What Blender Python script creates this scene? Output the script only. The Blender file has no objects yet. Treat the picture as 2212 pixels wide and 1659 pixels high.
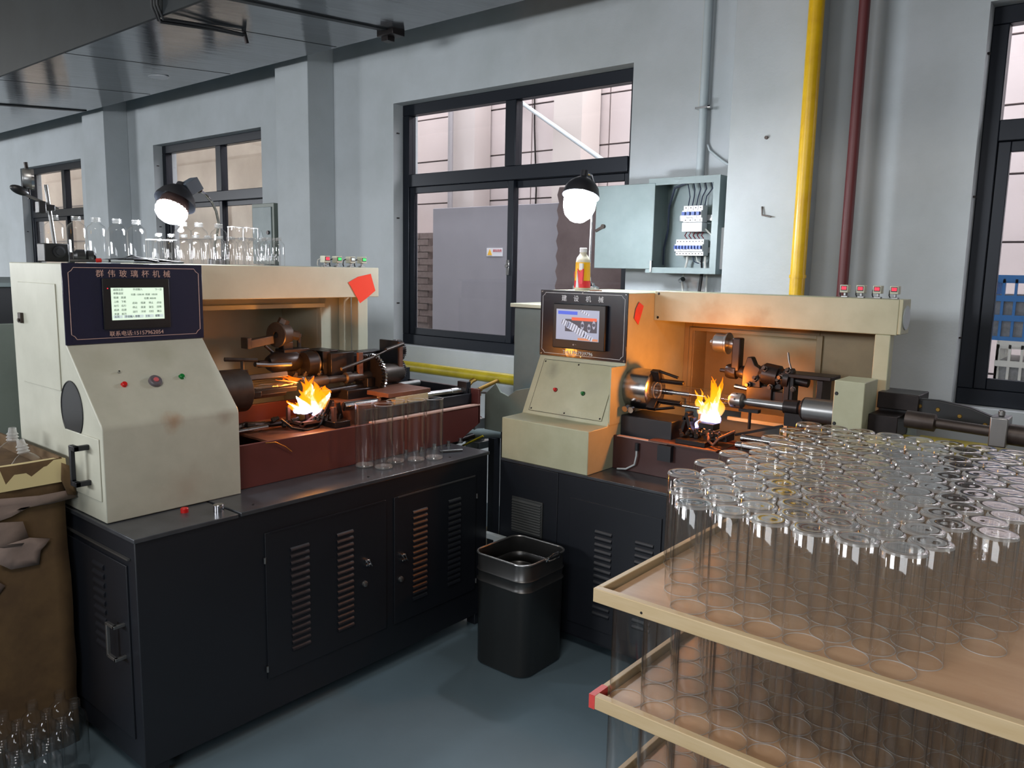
import bpy, bmesh, math, random
from mathutils import Vector as V, Matrix
random.seed(7)
PI = math.pi
sc = bpy.context.scene
COL = sc.collection

# ------------------------------------------------------------------ camera
cam_d = bpy.data.cameras.new('camera'); cam = bpy.data.objects.new('camera', cam_d); COL.objects.link(cam)
F = 1715.8; YAW, PIT, ROL = -0.68825, 0.14358, 0.01997
cy, sy, cp, sp = math.cos(YAW), math.sin(YAW), math.cos(PIT), math.sin(PIT)
fw = V((sy*cp, cy*cp, -sp)); rt = V((cy, -sy, 0)); up = rt.cross(fw)
r2 = rt*math.cos(ROL) + up*math.sin(ROL); u2 = -rt*math.sin(ROL) + up*math.cos(ROL)
cam.matrix_world = Matrix(((r2.x, u2.x, -fw.x, 0), (r2.y, u2.y, -fw.y, 0), (r2.z, u2.z, -fw.z, 1.6), (0, 0, 0, 1)))
cam_d.sensor_width = 36; cam_d.lens = F/2212*36; cam_d.clip_start = .02
sc.camera = cam

# ------------------------------------------------------------------ world, lights, exposure
w = bpy.data.worlds.new('world'); sc.world = w; w.use_nodes = True
bg = w.node_tree.nodes['Background']; bg.inputs[0].default_value = (.93, .91, .94, 1); bg.inputs[1].default_value = 6.0
sc.view_settings.view_transform = 'Standard'; sc.view_settings.look = 'None'
sc.view_settings.exposure = 0.0; sc.view_settings.gamma = 1; sc.view_settings.use_curve_mapping = False
sc.cycles.max_bounces = 14; sc.cycles.transparent_max_bounces = 64; sc.cycles.transmission_bounces = 12
sc.cycles.diffuse_bounces = 4; sc.cycles.glossy_bounces = 4; sc.cycles.sample_clamp_indirect = 4
sc.cycles.caustics_reflective = False; sc.cycles.caustics_refractive = False

def area(loc, size, power, color, rot=(0, 0, 0)):
    l = bpy.data.lights.new('fill_light', 'AREA'); l.shape = 'RECTANGLE'; l.size, l.size_y = size
    l.energy = power; l.color = color
    o = bpy.data.objects.new('fill_light', l); COL.objects.link(o); o.location = loc; o.rotation_euler = rot
    return o
def point(name, loc, power, color, rad=.03):
    l = bpy.data.lights.new(name, 'POINT'); l.energy = power; l.color = color; l.shadow_soft_size = rad
    o = bpy.data.objects.new(name, l); COL.objects.link(o); o.location = loc
    return o
# added unseen area lights behind and above the photographer, filling walls and trays
area((1.0, -3.2, 2.3), (3.0, .6), 80, (.93, .96, 1), (1.15, 0, 0))
area((-4.5, -3.4, 2.3), (3.0, .6), 225, (.93, .96, 1), (1.15, 0, 0))
area((-14.2, -3.0, 2.3), (2.0, .6), 430, (.93, .96, 1), (1.15, 0, 0))
area((-.3, -.6, 4.2), (1.6, 1.0), 75, (1, .93, .86))
point('burner_flame_light', (-2.72, 1.99, 1.12), 7.0, (1, .35, .05), .035)
point('burner_flame_light', (-1.40, 2.98, 1.13), 16.0, (1, .27, .02), .035)
BULB = 195.0

# ------------------------------------------------------------------ materials
def lin(c): return tuple((x/255/12.92 if x/255 <= .04045 else ((x/255+.055)/1.055)**2.4) for x in c)
def mat(name, c, rough=.5, metal=0, c2=None, scale=6, spread=.5, bump=0, bscale=60, coat=0, stretch=(1, 1, 1), spec=.5):
    m = bpy.data.materials.new(name); m.use_nodes = True; nt = m.node_tree; p = nt.nodes['Principled BSDF']
    p.inputs['Roughness'].default_value = rough; p.inputs['Metallic'].default_value = metal
    p.inputs['Coat Weight'].default_value = coat; p.inputs['Specular IOR Level'].default_value = spec
    p.inputs['Base Color'].default_value = (*lin(c), 1)
    if c2 or bump:
        tc = nt.nodes.new('ShaderNodeTexCoord'); mp = nt.nodes.new('ShaderNodeMapping'); mp.inputs['Scale'].default_value = stretch
        nt.links.new(tc.outputs['Object'], mp.inputs[0])
    if c2:
        n = nt.nodes.new('ShaderNodeTexNoise'); n.inputs['Scale'].default_value = scale; n.inputs['Detail'].default_value = 7; n.inputs['Roughness'].default_value = .62
        r = nt.nodes.new('ShaderNodeValToRGB'); r.color_ramp.elements[0].position = .5-spread*.28; r.color_ramp.elements[1].position = .5+spread*.28
        r.color_ramp.elements[0].color = (*lin(c2), 1); r.color_ramp.elements[1].color = (*lin(c), 1)
        nt.links.new(mp.outputs[0], n.inputs['Vector']); nt.links.new(n.outputs[0], r.inputs[0]); nt.links.new(r.outputs[0], p.inputs['Base Color'])
    if bump:
        n = nt.nodes.new('ShaderNodeTexNoise'); n.inputs['Scale'].default_value = bscale; n.inputs['Detail'].default_value = 4
        b = nt.nodes.new('ShaderNodeBump'); b.inputs['Strength'].default_value = bump; b.inputs['Distance'].default_value = .01
        nt.links.new(mp.outputs[0], n.inputs['Vector']); nt.links.new(n.outputs[0], b.inputs['Height']); nt.links.new(b.outputs[0], p.inputs['Normal'])
    return m
def stain(m, spots):
    """brown marks of their own at fixed places on the thing: (x, y, z, radius, colour, strength)"""
    nt = m.node_tree; p = nt.nodes['Principled BSDF']; L = p.inputs['Base Color'].links
    src = L[0].from_socket
    g = nt.nodes.new('ShaderNodeNewGeometry'); n = nt.nodes.new('ShaderNodeTexNoise'); n.inputs['Scale'].default_value = 22; n.inputs['Detail'].default_value = 5
    nt.links.new(g.outputs['Position'], n.inputs['Vector'])
    for x, y, z, r, c, s in spots:
        d = nt.nodes.new('ShaderNodeVectorMath'); d.operation = 'DISTANCE'; d.inputs[1].default_value = (x, y, z); nt.links.new(g.outputs['Position'], d.inputs[0])
        a = nt.nodes.new('ShaderNodeMath'); a.operation = 'MULTIPLY_ADD'; a.inputs[1].default_value = r*1.6; nt.links.new(n.outputs[0], a.inputs[0]); nt.links.new(d.outputs['Value'], a.inputs[2])
        q = nt.nodes.new('ShaderNodeMapRange'); q.inputs['From Min'].default_value = r*2.1; q.inputs['From Max'].default_value = r*.9; q.inputs['To Min'].default_value = 0; q.inputs['To Max'].default_value = s
        nt.links.new(a.outputs[0], q.inputs['Value'])
        mx = nt.nodes.new('ShaderNodeMix'); mx.data_type = 'RGBA'; nt.links.new(q.outputs[0], mx.inputs[0]); nt.links.new(src, mx.inputs[6]); mx.inputs[7].default_value = (*lin(c), 1)
        src = mx.outputs[2]
    nt.links.new(src, p.inputs['Base Color'])
    return m
def emit(name, c, s):
    m = bpy.data.materials.new(name); m.use_nodes = True; p = m.node_tree.nodes['Principled BSDF']
    p.inputs['Base Color'].default_value = (*lin(c), 1); p.inputs['Emission Color'].default_value = (*lin(c), 1); p.inputs['Emission Strength'].default_value = s
    return m
def glass(name, tint=(1, 1, 1), base=.035, edge=.85, power=3.2, rough=.02, body=0.0):
    """thin blown glass: clear seen square on, reflecting towards its rims"""
    m = bpy.data.materials.new(name); m.use_nodes = True; nt = m.node_tree; nt.nodes.clear()
    o = nt.nodes.new('ShaderNodeOutputMaterial'); t = nt.nodes.new('ShaderNodeBsdfTransparent'); t.inputs[0].default_value = (*tint, 1)
    g = nt.nodes.new('ShaderNodeBsdfGlossy'); g.inputs['Roughness'].default_value = rough
    lw = nt.nodes.new('ShaderNodeLayerWeight'); lw.inputs['Blend'].default_value = .5
    pw = nt.nodes.new('ShaderNodeMath'); pw.operation = 'POWER'; pw.inputs[1].default_value = power; nt.links.new(lw.outputs['Facing'], pw.inputs[0])
    mr = nt.nodes.new('ShaderNodeMapRange'); mr.inputs['To Min'].default_value = base; mr.inputs['To Max'].default_value = edge; nt.links.new(pw.outputs[0], mr.inputs['Value'])
    mx = nt.nodes.new('ShaderNodeMixShader'); nt.links.new(mr.outputs[0], mx.inputs[0]); nt.links.new(t.outputs[0], mx.inputs[1]); nt.links.new(g.outputs[0], mx.inputs[2])
    nt.links.new(mx.outputs[0], o.inputs[0])
    return m
def flame_mat(name, stops, z0, z1, s):
    """fire: colour by height over the burner, thinning to nothing at its edges"""
    m = bpy.data.materials.new(name); m.use_nodes = True; nt = m.node_tree; nt.nodes.clear()
    o = nt.nodes.new('ShaderNodeOutputMaterial'); t = nt.nodes.new('ShaderNodeBsdfTransparent'); e = nt.nodes.new('ShaderNodeEmission'); e.inputs[1].default_value = s
    g = nt.nodes.new('ShaderNodeNewGeometry'); sx = nt.nodes.new('ShaderNodeSeparateXYZ'); nt.links.new(g.outputs['Position'], sx.inputs[0])
    mr = nt.nodes.new('ShaderNodeMapRange'); mr.inputs['From Min'].default_value = z0; mr.inputs['From Max'].default_value = z1; nt.links.new(sx.outputs['Z'], mr.inputs['Value'])
    cr = nt.nodes.new('ShaderNodeValToRGB'); el = cr.color_ramp.elements
    while len(el) < len(stops): el.new(.5)
    for k, (p, c) in enumerate(stops): el[k].position = p; el[k].color = (*lin(c), 1)
    nt.links.new(mr.outputs[0], cr.inputs[0]); nt.links.new(cr.outputs[0], e.inputs[0])
    lw = nt.nodes.new('ShaderNodeLayerWeight'); lw.inputs['Blend'].default_value = .5
    a = nt.nodes.new('ShaderNodeMapRange'); a.interpolation_type = 'SMOOTHSTEP'; a.inputs['From Min'].default_value = 1.0; a.inputs['From Max'].default_value = .1; a.inputs['To Max'].default_value = .6; nt.links.new(lw.outputs['Facing'], a.inputs['Value'])
    mx = nt.nodes.new('ShaderNodeMixShader'); nt.links.new(a.outputs[0], mx.inputs[0]); nt.links.new(t.outputs[0], mx.inputs[1]); nt.links.new(e.outputs[0], mx.inputs[2])
    nt.links.new(mx.outputs[0], o.inputs[0])
    return m
M = {}
M['wall'] = mat('wall_paint', (186, 192, 196), .75, c2=(172, 178, 180), scale=1.3, bump=.08, bscale=90)
M['ceil'] = mat('ceiling_sheet', (126, 130, 136), .14, .6, c2=(84, 88, 92), scale=2.2, spread=.9, stretch=(3, .6, 1), bump=.12, bscale=7)
M['slabface'] = mat('dark_duct', (36, 41, 44), .5, .2, c2=(26, 30, 33), scale=2.5)
M['floor'] = mat('floor_epoxy', (100, 118, 128), .38, c2=(82, 99, 108), scale=1.6, spread=1.1, bump=.04, bscale=30, coat=.1)
M['frame'] = mat('black_aluminium', (24, 29, 38), .35, .4)
M['hall'] = mat('hall_wall', (190, 182, 170), .8)
M['cream'] = mat('cream_enamel', (190, 190, 172), .4, c2=(174, 173, 154), scale=5, spread=1)
M['creamL'] = stain(mat('cream_enamel_left', (186, 186, 172), .4, c2=(164, 164, 150), scale=6, spread=1.0),
    [(-2.45, 1.26, 1.09, .035, (150, 112, 78), .75), (-2.5, 1.37, 1.22, .05, (165, 155, 130), .5), (-2.46, 1.3, .86, .07, (160, 148, 132), .5), (-2.62, 1.12, 1.3, .06, (160, 158, 140), .5), (-2.64, 1.33, 1.3, .06, (150, 150, 130), .5), (-2.455, 1.44, 1.08, .03, (140, 125, 110), .5)])
M['creamR'] = stain(mat('cream_enamel_right', (180, 182, 156), .4, c2=(158, 158, 130), scale=7, spread=1.0),
    [(-1.5, 3.15, 1.4, .09, (150, 122, 70), .6), (-1.3, 3.15, 1.39, .07, (140, 112, 62), .6), (-2.14, 2.9, 1.15, .04, (120, 122, 105), .6), (-1.9, 2.87, 1.1, .05, (158, 158, 138), .5), (-1.83, 2.85, 1.16, .025, (120, 122, 105), .5), (-2.0, 2.8, .95, .05, (120, 120, 105), .4)])
M['navy'] = mat('navy_base_enamel', (27, 30, 37), .4, c2=(22, 25, 31), scale=3, spread=1)
M['louv'] = mat('navy_louver', (22, 24, 30), .5)
M['tabletop'] = mat('worn_table_steel', (84, 87, 92), .3, .35, c2=(54, 57, 62), scale=9, spread=1, coat=.1)
M['sign'] = mat('sign_board_blue', (26, 26, 52), .25, coat=.3)
M['signR'] = mat('sign_board_black', (22, 24, 36), .25, coat=.3)
M['copper'] = mat('sign_lettering_copper', (196, 160, 148), .5)
M['white'] = mat('white_print', (225, 226, 230), .5)
M['black'] = mat('black_plastic', (22, 23, 26), .4)
M['blackpaint'] = mat('black_paint', (28, 30, 36), .45)
M['dark'] = mat('oiled_iron', (48, 42, 42), .38, .6, c2=(28, 24, 24), scale=14, spread=1)
M['iron'] = mat('cast_iron', (84, 76, 72), .45, .6, c2=(50, 42, 38), scale=12, spread=1)
M['steel'] = mat('bright_steel', (200, 200, 202), .2, 1, c2=(150, 150, 150), scale=10)
M['ssteel'] = mat('brushed_stainless', (150, 150, 150), .34, .9, c2=(130, 130, 130), scale=3, stretch=(1, 1, .1))
M['redbed'] = mat('red_oxide_paint', (94, 46, 43), .42, c2=(76, 36, 34), scale=4, spread=1)
M['redbedR'] = mat('dark_red_paint', (66, 38, 36), .45, c2=(50, 28, 28), scale=4)  # darker red paint for the right lathe's bed
M['soot_dim'] = mat('sooty_dimmed_cream', (158, 140, 102), .5, c2=(104, 88, 62), scale=2.6, spread=1.1)  # soot stains, and browner overall to paint in the dim orange firelight
M['rust'] = mat('rusty_plate', (128, 88, 72), .5, .4, c2=(92, 60, 50), scale=18, spread=1)
M['wood'] = mat('pale_pine', (196, 176, 142), .5, c2=(176, 152, 112), scale=5, stretch=(1, 9, 9), spread=1)
M['woodY'] = mat('pale_pine_side', (196, 176, 142), .5, c2=(176, 152, 112), scale=5, stretch=(9, 1, 9), spread=1)
M['ply'] = mat('tray_plywood', (190, 156, 124), .42, c2=(168, 132, 100), scale=4, stretch=(1, 5, 1), spread=1)
M['redpaint'] = mat('red_marking_paint', (205, 70, 66), .5, c2=(190, 60, 56), scale=30)
M['paper'] = mat('red_paper', (226, 62, 36), .8)
M['yellow'] = mat('yellow_pipe_paint', (222, 180, 10), .35, c2=(205, 160, 8), scale=9)
M['yellowdull'] = mat('dull_yellow_pipe', (176, 158, 30), .4, c2=(150, 135, 24), scale=9)
M['purple'] = mat('maroon_pipe_paint', (100, 44, 46), .45)
M['pvc'] = mat('grey_conduit', (176, 186, 190), .5)
M['boxgrey'] = mat('grey_green_enamel', (124, 138, 140), .45, c2=(112, 126, 128), scale=4)
M['boxdark'] = mat('green_grey_enamel', (116, 126, 118), .45, c2=(104, 113, 106), scale=4)
M['breaker'] = mat('breaker_white', (226, 228, 232), .4)
M['blue'] = mat('breaker_blue', (30, 70, 150), .4)
M['valveblue'] = mat('valve_blue', (60, 140, 180), .4)
M['brass'] = mat('brass', (150, 120, 60), .35, .8)
M['wire'] = mat('dark_wire', (40, 50, 70), .5)
M['wirered'] = mat('red_wire', (120, 40, 50), .5)
M['wirewhite'] = mat('white_wire', (190, 190, 185), .5)
M['red'] = mat('red_plastic', (190, 22, 20), .35); M['green'] = mat('green_plastic', (8, 110, 46), .35)
M['dialgrey'] = mat('dial_grey', (92, 86, 92), .4); M['pink'] = mat('dial_pink', (190, 92, 96), .4)
M['card'] = mat('cardboard', (98, 76, 48), .85, c2=(80, 60, 38), scale=8, bump=.2, bscale=14)
M['cardin'] = mat('cardboard_edge', (206, 190, 142), .8)
M['tape'] = mat('torn_paper', (138, 120, 112), .7, c2=(122, 106, 98), scale=9)
M['glass'] = glass('clear_glass')
M['tube'] = glass('tube_glass', tint=(.997, .997, .994), base=.035, edge=.9, power=3.2, rough=.04)
M['disc'] = glass('tube_end_glass', tint=(.99, .99, .99), base=.10, edge=.9, power=2.0, rough=.06)
M['rim'] = glass('glass_rim', base=.22, edge=.9, power=1.5, rough=.08)
nt = M['rim'].node_tree; df = nt.nodes.new('ShaderNodeBsdfDiffuse'); df.inputs[0].default_value = (.9, .9, .9, 1); tl = nt.nodes.new('ShaderNodeBsdfTranslucent'); tl.inputs[0].default_value = (.9, .9, .9, 1)
a1 = nt.nodes.new('ShaderNodeMixShader'); a1.inputs[0].default_value = .5; nt.links.new(df.outputs[0], a1.inputs[1]); nt.links.new(tl.outputs[0], a1.inputs[2])
a2 = nt.nodes.new('ShaderNodeMixShader'); a2.inputs[0].default_value = .27; out = nt.nodes['Material Output']; nt.links.new(out.inputs[0].links[0].from_socket, a2.inputs[1]); nt.links.new(a1.outputs[0], a2.inputs[2]); nt.links.new(a2.outputs[0], out.inputs[0])
M['rimw'] = M['rim'].copy(); M['rimw'].name = 'whitened_rim'; [setattr(n.inputs[0], 'default_value', .5) for n in M['rimw'].node_tree.nodes if n.type == 'MIX_SHADER' and abs(n.inputs[0].default_value-.27) < .001]  # open rims: more white diffuse, painted in for their bright highlights
M['pane'] = glass('window_pane', tint=(.93, .93, .94), base=.035, edge=.8, power=4, rough=.01)
M['bulb'] = emit('lit_bulb', (240, 247, 255), BULB)
M['heatsink'] = mat('bulb_heatsink', (120, 96, 88), .3, .7)
M['chrome'] = mat('chrome', (190, 190, 195), .12, 1)
M['screen'] = emit('lit_screen', (205, 225, 205), .85)
M['screenR'] = emit('lit_screen_grey', (150, 155, 175), .6)
M['scrtext'] = mat('screen_text', (60, 78, 70), .6)
M['scrbtn'] = emit('screen_button', (190, 205, 205), .7)
M['led'] = emit('red_led', (255, 30, 50), 3.0); M['ledg'] = emit('green_led', (40, 220, 90), 1.2)
M['outwall'] = mat('outer_concrete', (214, 202, 200), .85, c2=(198, 186, 184), scale=2, spread=1)
M['outback'] = mat('outer_joint', (120, 112, 112), .9)
M['outgnd'] = mat('outer_ground', (130, 128, 126), .9)
M['brick'] = mat('grey_brick', (138, 124, 120), .9, c2=(118, 104, 100), scale=20)
M['steeldoor'] = mat('grey_steel_board', (148, 146, 152), .6, c2=(140, 138, 144), scale=1.5)
M['bluecrate'] = mat('blue_crate_plastic', (50, 120, 185), .45); M['whitecrate'] = mat('white_crate_plastic', (222, 222, 212), .45)
M['label_y'] = mat('label_yellow', (238, 180, 16), .4); M['label_r'] = mat('label_red', (210, 30, 44), .4)
M['tea'] = mat('pale_plastic_bottle', (216, 210, 190), .25)
M['debris'] = mat('floor_rubble', (120, 112, 90), .9, c2=(90, 84, 66), scale=20)

# ------------------------------------------------------------------ builders
class B:
    def __init__(s): s.b = bmesh.new()
    def box(s, x0, y0, z0, x1, y1, z1, rot=None, piv=None):
        r = bmesh.ops.create_cube(s.b, size=1)['verts']
        c = V(((x0+x1)/2, (y0+y1)/2, (z0+z1)/2)); d = (abs(x1-x0), abs(y1-y0), abs(z1-z0))
        for v in r:
            v.co = V((v.co.x*d[0], v.co.y*d[1], v.co.z*d[2])) + c
            if rot is not None: v.co = rot @ (v.co-(piv or c)) + (piv or c)
        return s
    def lathe(s, o, d, prof, n=24, cap0=True, cap1=True):
        o = V(o); d = V(d).normalized(); a = d.orthogonal().normalized(); c = d.cross(a)
        rings = []
        for t, r in prof:
            rings.append([s.b.verts.new(o + d*t + (a*math.cos(2*PI*k/n)+c*math.sin(2*PI*k/n))*r) for k in range(n)])
        for i in range(len(rings)-1):
            for k in range(n):
                s.b.faces.new((rings[i][k], rings[i][(k+1) % n], rings[i+1][(k+1) % n], rings[i+1][k]))
        if cap0: s.b.faces.new(rings[0][::-1])
        if cap1: s.b.faces.new(rings[-1])
        return s
    def cyl(s, p, q, r, r2=None, n=20):
        p, q = V(p), V(q); return s.lathe(p, q-p, [(0, r), ((q-p).length, r if r2 is None else r2)], n)
    def tube(s, pts, r, n=8):
        pts = [V(p) for p in pts]; rings = []; a = None
        for i, p in enumerate(pts):
            d = (pts[min(i+1, len(pts)-1)] - pts[max(i-1, 0)]).normalized()
            a = d.orthogonal().normalized() if a is None else (a - d*a.dot(d)).normalized()
            c = d.cross(a)
            rings.append([s.b.verts.new(p + (a*math.cos(2*PI*k/n)+c*math.sin(2*PI*k/n))*r) for k in range(n)])
        for i in range(len(rings)-1):
            for k in range(n): s.b.faces.new((rings[i][k], rings[i][(k+1) % n], rings[i+1][(k+1) % n], rings[i+1][k]))
        s.b.faces.new(rings[0][::-1]); s.b.faces.new(rings[-1])
        return s
    def prism(s, pts, ax, a, b):
        """polygon pts in the two other axes, pushed from a to b along ax"""
        def P(u, v, t): return {'X': (t, u, v), 'Y': (u, t, v), 'Z': (u, v, t)}[ax]
        A = [s.b.verts.new(P(u, v, a)) for u, v in pts]; C = [s.b.verts.new(P(u, v, b)) for u, v in pts]; n = len(pts)
        s.b.faces.new(A); s.b.faces.new(C[::-1])
        for k in range(n): s.b.faces.new((A[k], C[k], C[(k+1) % n], A[(k+1) % n]))
        return s
    def gear(s, o, d, r, th, teeth, hole=0, depth=.12):
        o = V(o); d = V(d).normalized(); a = d.orthogonal().normalized(); c = d.cross(a); n = teeth*4; R0 = []; R1 = []
        for k in range(n):
            rr = r if k % 4 in (0, 1) else r*(1-depth); p = (a*math.cos(2*PI*k/n)+c*math.sin(2*PI*k/n))*rr
            R0.append(s.b.verts.new(o+p)); R1.append(s.b.verts.new(o+p+d*th))
        s.b.faces.new(R0[::-1]); s.b.faces.new(R1)
        for k in range(n): s.b.faces.new((R0[k], R0[(k+1) % n], R1[(k+1) % n], R1[k]))
        return s
    def sph(s, o, r, sc_=(1, 1, 1), u=20, v=12, rot=None):
        vs = bmesh.ops.create_uvsphere(s.b, u_segments=u, v_segments=v, radius=r)['verts']
        for q in vs:
            p = V((q.co.x*sc_[0], q.co.y*sc_[1], q.co.z*sc_[2]))
            q.co = (rot @ p if rot is not None else p) + V(o)
        return s
    def quad(s, *p): s.b.faces.new([s.b.verts.new(x) for x in p]); return s
ORG = {}
def link(name, mesh, m, parent=None, smooth=True):
    if m is not None: mesh.materials.clear(); mesh.materials.append(m)
    o = bpy.data.objects.new(name, mesh); COL.objects.link(o)
    if parent is not None: o.parent = parent; ORG[o.name] = ORG.get(parent.name, V((0, 0, 0)))
    return o
def part(name, b, m, parent=None, bevel=0, label=None, keep=False, ang=35):
    """b is in room coordinates; the mesh is stored relative to its thing's base"""
    org = ORG.get(parent.name, V((0, 0, 0))) if parent is not None else V((0, 0, 0))
    bmesh.ops.recalc_face_normals(b.b, faces=b.b.faces) if not keep else None
    if org.length: bmesh.ops.translate(b.b, verts=b.b.verts, vec=-org)
    me = bpy.data.meshes.new(name); b.b.to_mesh(me); b.b.free()
    for p in me.polygons: p.use_smooth = True
    me.set_sharp_from_angle(angle=math.radians(ang))
    o = link(name, me, m, parent)
    if bevel:
        k = o.modifiers.new('bevel', 'BEVEL'); k.width = bevel; k.segments = 2; k.limit_method = 'ANGLE'; k.angle_limit = math.radians(40)
    if label: o['label'] = label
    return o
def tag(o, label=None, cat=None, group=None, kind=None):
    if label: o['label'] = label
    if cat: o['category'] = cat
    if group: o['group'] = group
    if kind: o['kind'] = kind
    return o
def thing(name, label, cat, loc, group=None):
    o = bpy.data.objects.new(name, None); o.empty_display_size = .05; COL.objects.link(o); o.location = loc; ORG[o.name] = V(loc)
    return tag(o, label, cat, group)
def struct(name, b, m, bevel=0): return tag(part(name, b, m, None, bevel), kind='structure')
def again(src, parent, off):
    """another copy of a small part, same mesh, moved by off"""
    o = src.copy(); COL.objects.link(o); o.parent = parent; o.location = src.location + V(off); return o
def copy_tree(o, loc, label=None, group=None):
    r = o.copy(); COL.objects.link(r); r.location = loc
    if label: r['label'] = label
    if group: r['group'] = group
    for ch in list(o.children):
        c = ch.copy(); COL.objects.link(c); c.parent = r
        for g in ch.children:
            d = g.copy(); COL.objects.link(d); d.parent = c
    return r
def text(name, s, size, org, right, upv, m, parent, extrude=.0008, align='LEFT', spacing=1.0, bold=.0):
    cu = bpy.data.curves.new(name, 'FONT'); cu.body = s; cu.size = size; cu.extrude = extrude; cu.align_x = align; cu.align_y = 'CENTER'; cu.space_character = spacing; cu.offset = bold
    cu.resolution_u = 3
    t = bpy.data.objects.new(name, cu); COL.objects.link(t)
    dg = bpy.context.evaluated_depsgraph_get(); me = bpy.data.meshes.new_from_object(t.evaluated_get(dg))
    bpy.data.objects.remove(t); bpy.data.curves.remove(cu)
    R = V(right).normalized(); U = V(upv).normalized(); N = R.cross(U); o = V(org) - ORG.get(parent.name, V((0, 0, 0)))
    me.transform(Matrix(((R.x, U.x, N.x, o.x), (R.y, U.y, N.y, o.y), (R.z, U.z, N.z, o.z), (0, 0, 0, 1))))
    return link(name, me, m, parent)

# ================================================================== SETTING
struct('floor', B().box(-16, -5, -.1, 4.5, 4, 0), M['floor'])
# window openings in the back wall: x0, x1, z0, z1
WIN = [(-11.45, -9.66, 1.03, 2.74), (-7.98, -6.10, 1.03, 2.75), (-4.44, -2.455, 1.03, 2.755), (-.72, 1.2, 1.03, 2.755)]
b = B(); WT = 4.24; xs = -16
for x0, x1, z0, z1 in WIN:
    b.box(xs, 4, -.1, x0, WT, 4.6); b.box(x0, 4, -.1, x1, WT, z0); b.box(x0, 4, z1, x1, WT, 4.6); xs = x1
b.box(xs, 4, -.1, 4.5, WT, 4.6)
struct('wall_back', b, M['wall'])
struct('wall_front', B().box(-16, -5.1, 0, 4.5, -5, 4.6), M['hall'])
struct('wall_left', B().box(-16.1, -5.1, 0, -16, 4.24, 4.6), M['hall'])
struct('wall_right', B().box(4.5, -5.1, 0, 4.6, 4.24, 4.6), M['hall'])
struct('ceiling', B().box(-16.1, -5.1, 4.6, 4.6, 4.24, 4.7), M['hall'])
for x0, x1 in ((-9.0, -8.5), (-5.53, -5.115), (-1.75, -1.389)):
    o = struct('pillar', B().box(x0, 3.76, 0, x1, 4, 3.32), M['wall'], .004)
# big sheet-metal duct hung along the wall: sloping underside, dark front face
YF_, ZF_, YB_, ZB_ = 2.339, 2.971, 3.62, 3.077
o = struct('trim_1', B().prism([(YF_+.006, ZF_), (YB_, ZB_), (YB_, ZB_+.01), (YF_+.006, ZF_+.01)], 'X', -16, 4.5), M['ceil'])
o = struct('trim_2', B().box(-16, YF_-.012, ZF_-.016, 4.5, YF_+.006, 4.6), M['slabface'])
o = struct('trim_3', B().box(-16, YB_-.01, ZB_+.005, 4.5, YB_, 4.6), M['slabface'])
for x0, x1 in ((-3.99, -3.945), (-8.56, -8.49), (-.9, -.86)):
    struct('trim_4', B().prism([(YF_+.03, ZF_-.008), (YB_-.02, ZB_-.010), (YB_-.02, ZB_+.002), (YF_+.03, ZF_+.004)], 'X', x0, x1), M['slabface'])
for x0 in (-4.58, -5.9, -7.2): struct('trim_4', B().prism([(YF_+.03, ZF_+.001), (YB_-.02, ZB_-.003), (YB_-.02, ZB_+.002), (YF_+.03, ZF_+.004)], 'X', x0, x0+.012), M['slabface'])
o = part('duct_bracket', B().box(-4.04, 3.50, ZB_-.045, -3.89, 3.60, ZB_).box(-4.02, 3.52, ZB_-.07, -3.96, 3.58, ZB_-.04), M['dark'], None, .003)
tag(o, 'small dark bracket under the duct edge by the window top', 'bracket')
t = thing('ceiling_cable', 'bunch of dark cables looping under the grey duct', 'cable', (-4.4, 2.36, 2.95))
for dx, dz in ((0, 0), (.03, .010), (-.03, .016)):
    part('cable', B().tube([(-4.50+dx, 2.30, 3.4), (-4.50+dx, 2.30, 3.0), (-4.51+dx, 2.335, 2.925+dz), (-4.52+dx, 2.5, 2.945+dz), (-4.56+dx, 2.7, 2.975+dz*.5), (-4.58+dx*.4, 2.90, 2.995)], .008), M['black'], t)
part('cable_end', B().cyl((-4.58, 2.90, 3.017), (-4.58, 2.92, 2.95), .013), M['dark'], t)
t = thing('duct_port', 'small round white cap on the underside of the grey duct', 'cap', (-6.33, 3.24, 3.04))
part('rim', B().lathe((-6.33, 3.24, 3.046), (0, 0, -1), [(0, .08), (.008, .075)], 24), M['white'], t)

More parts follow.
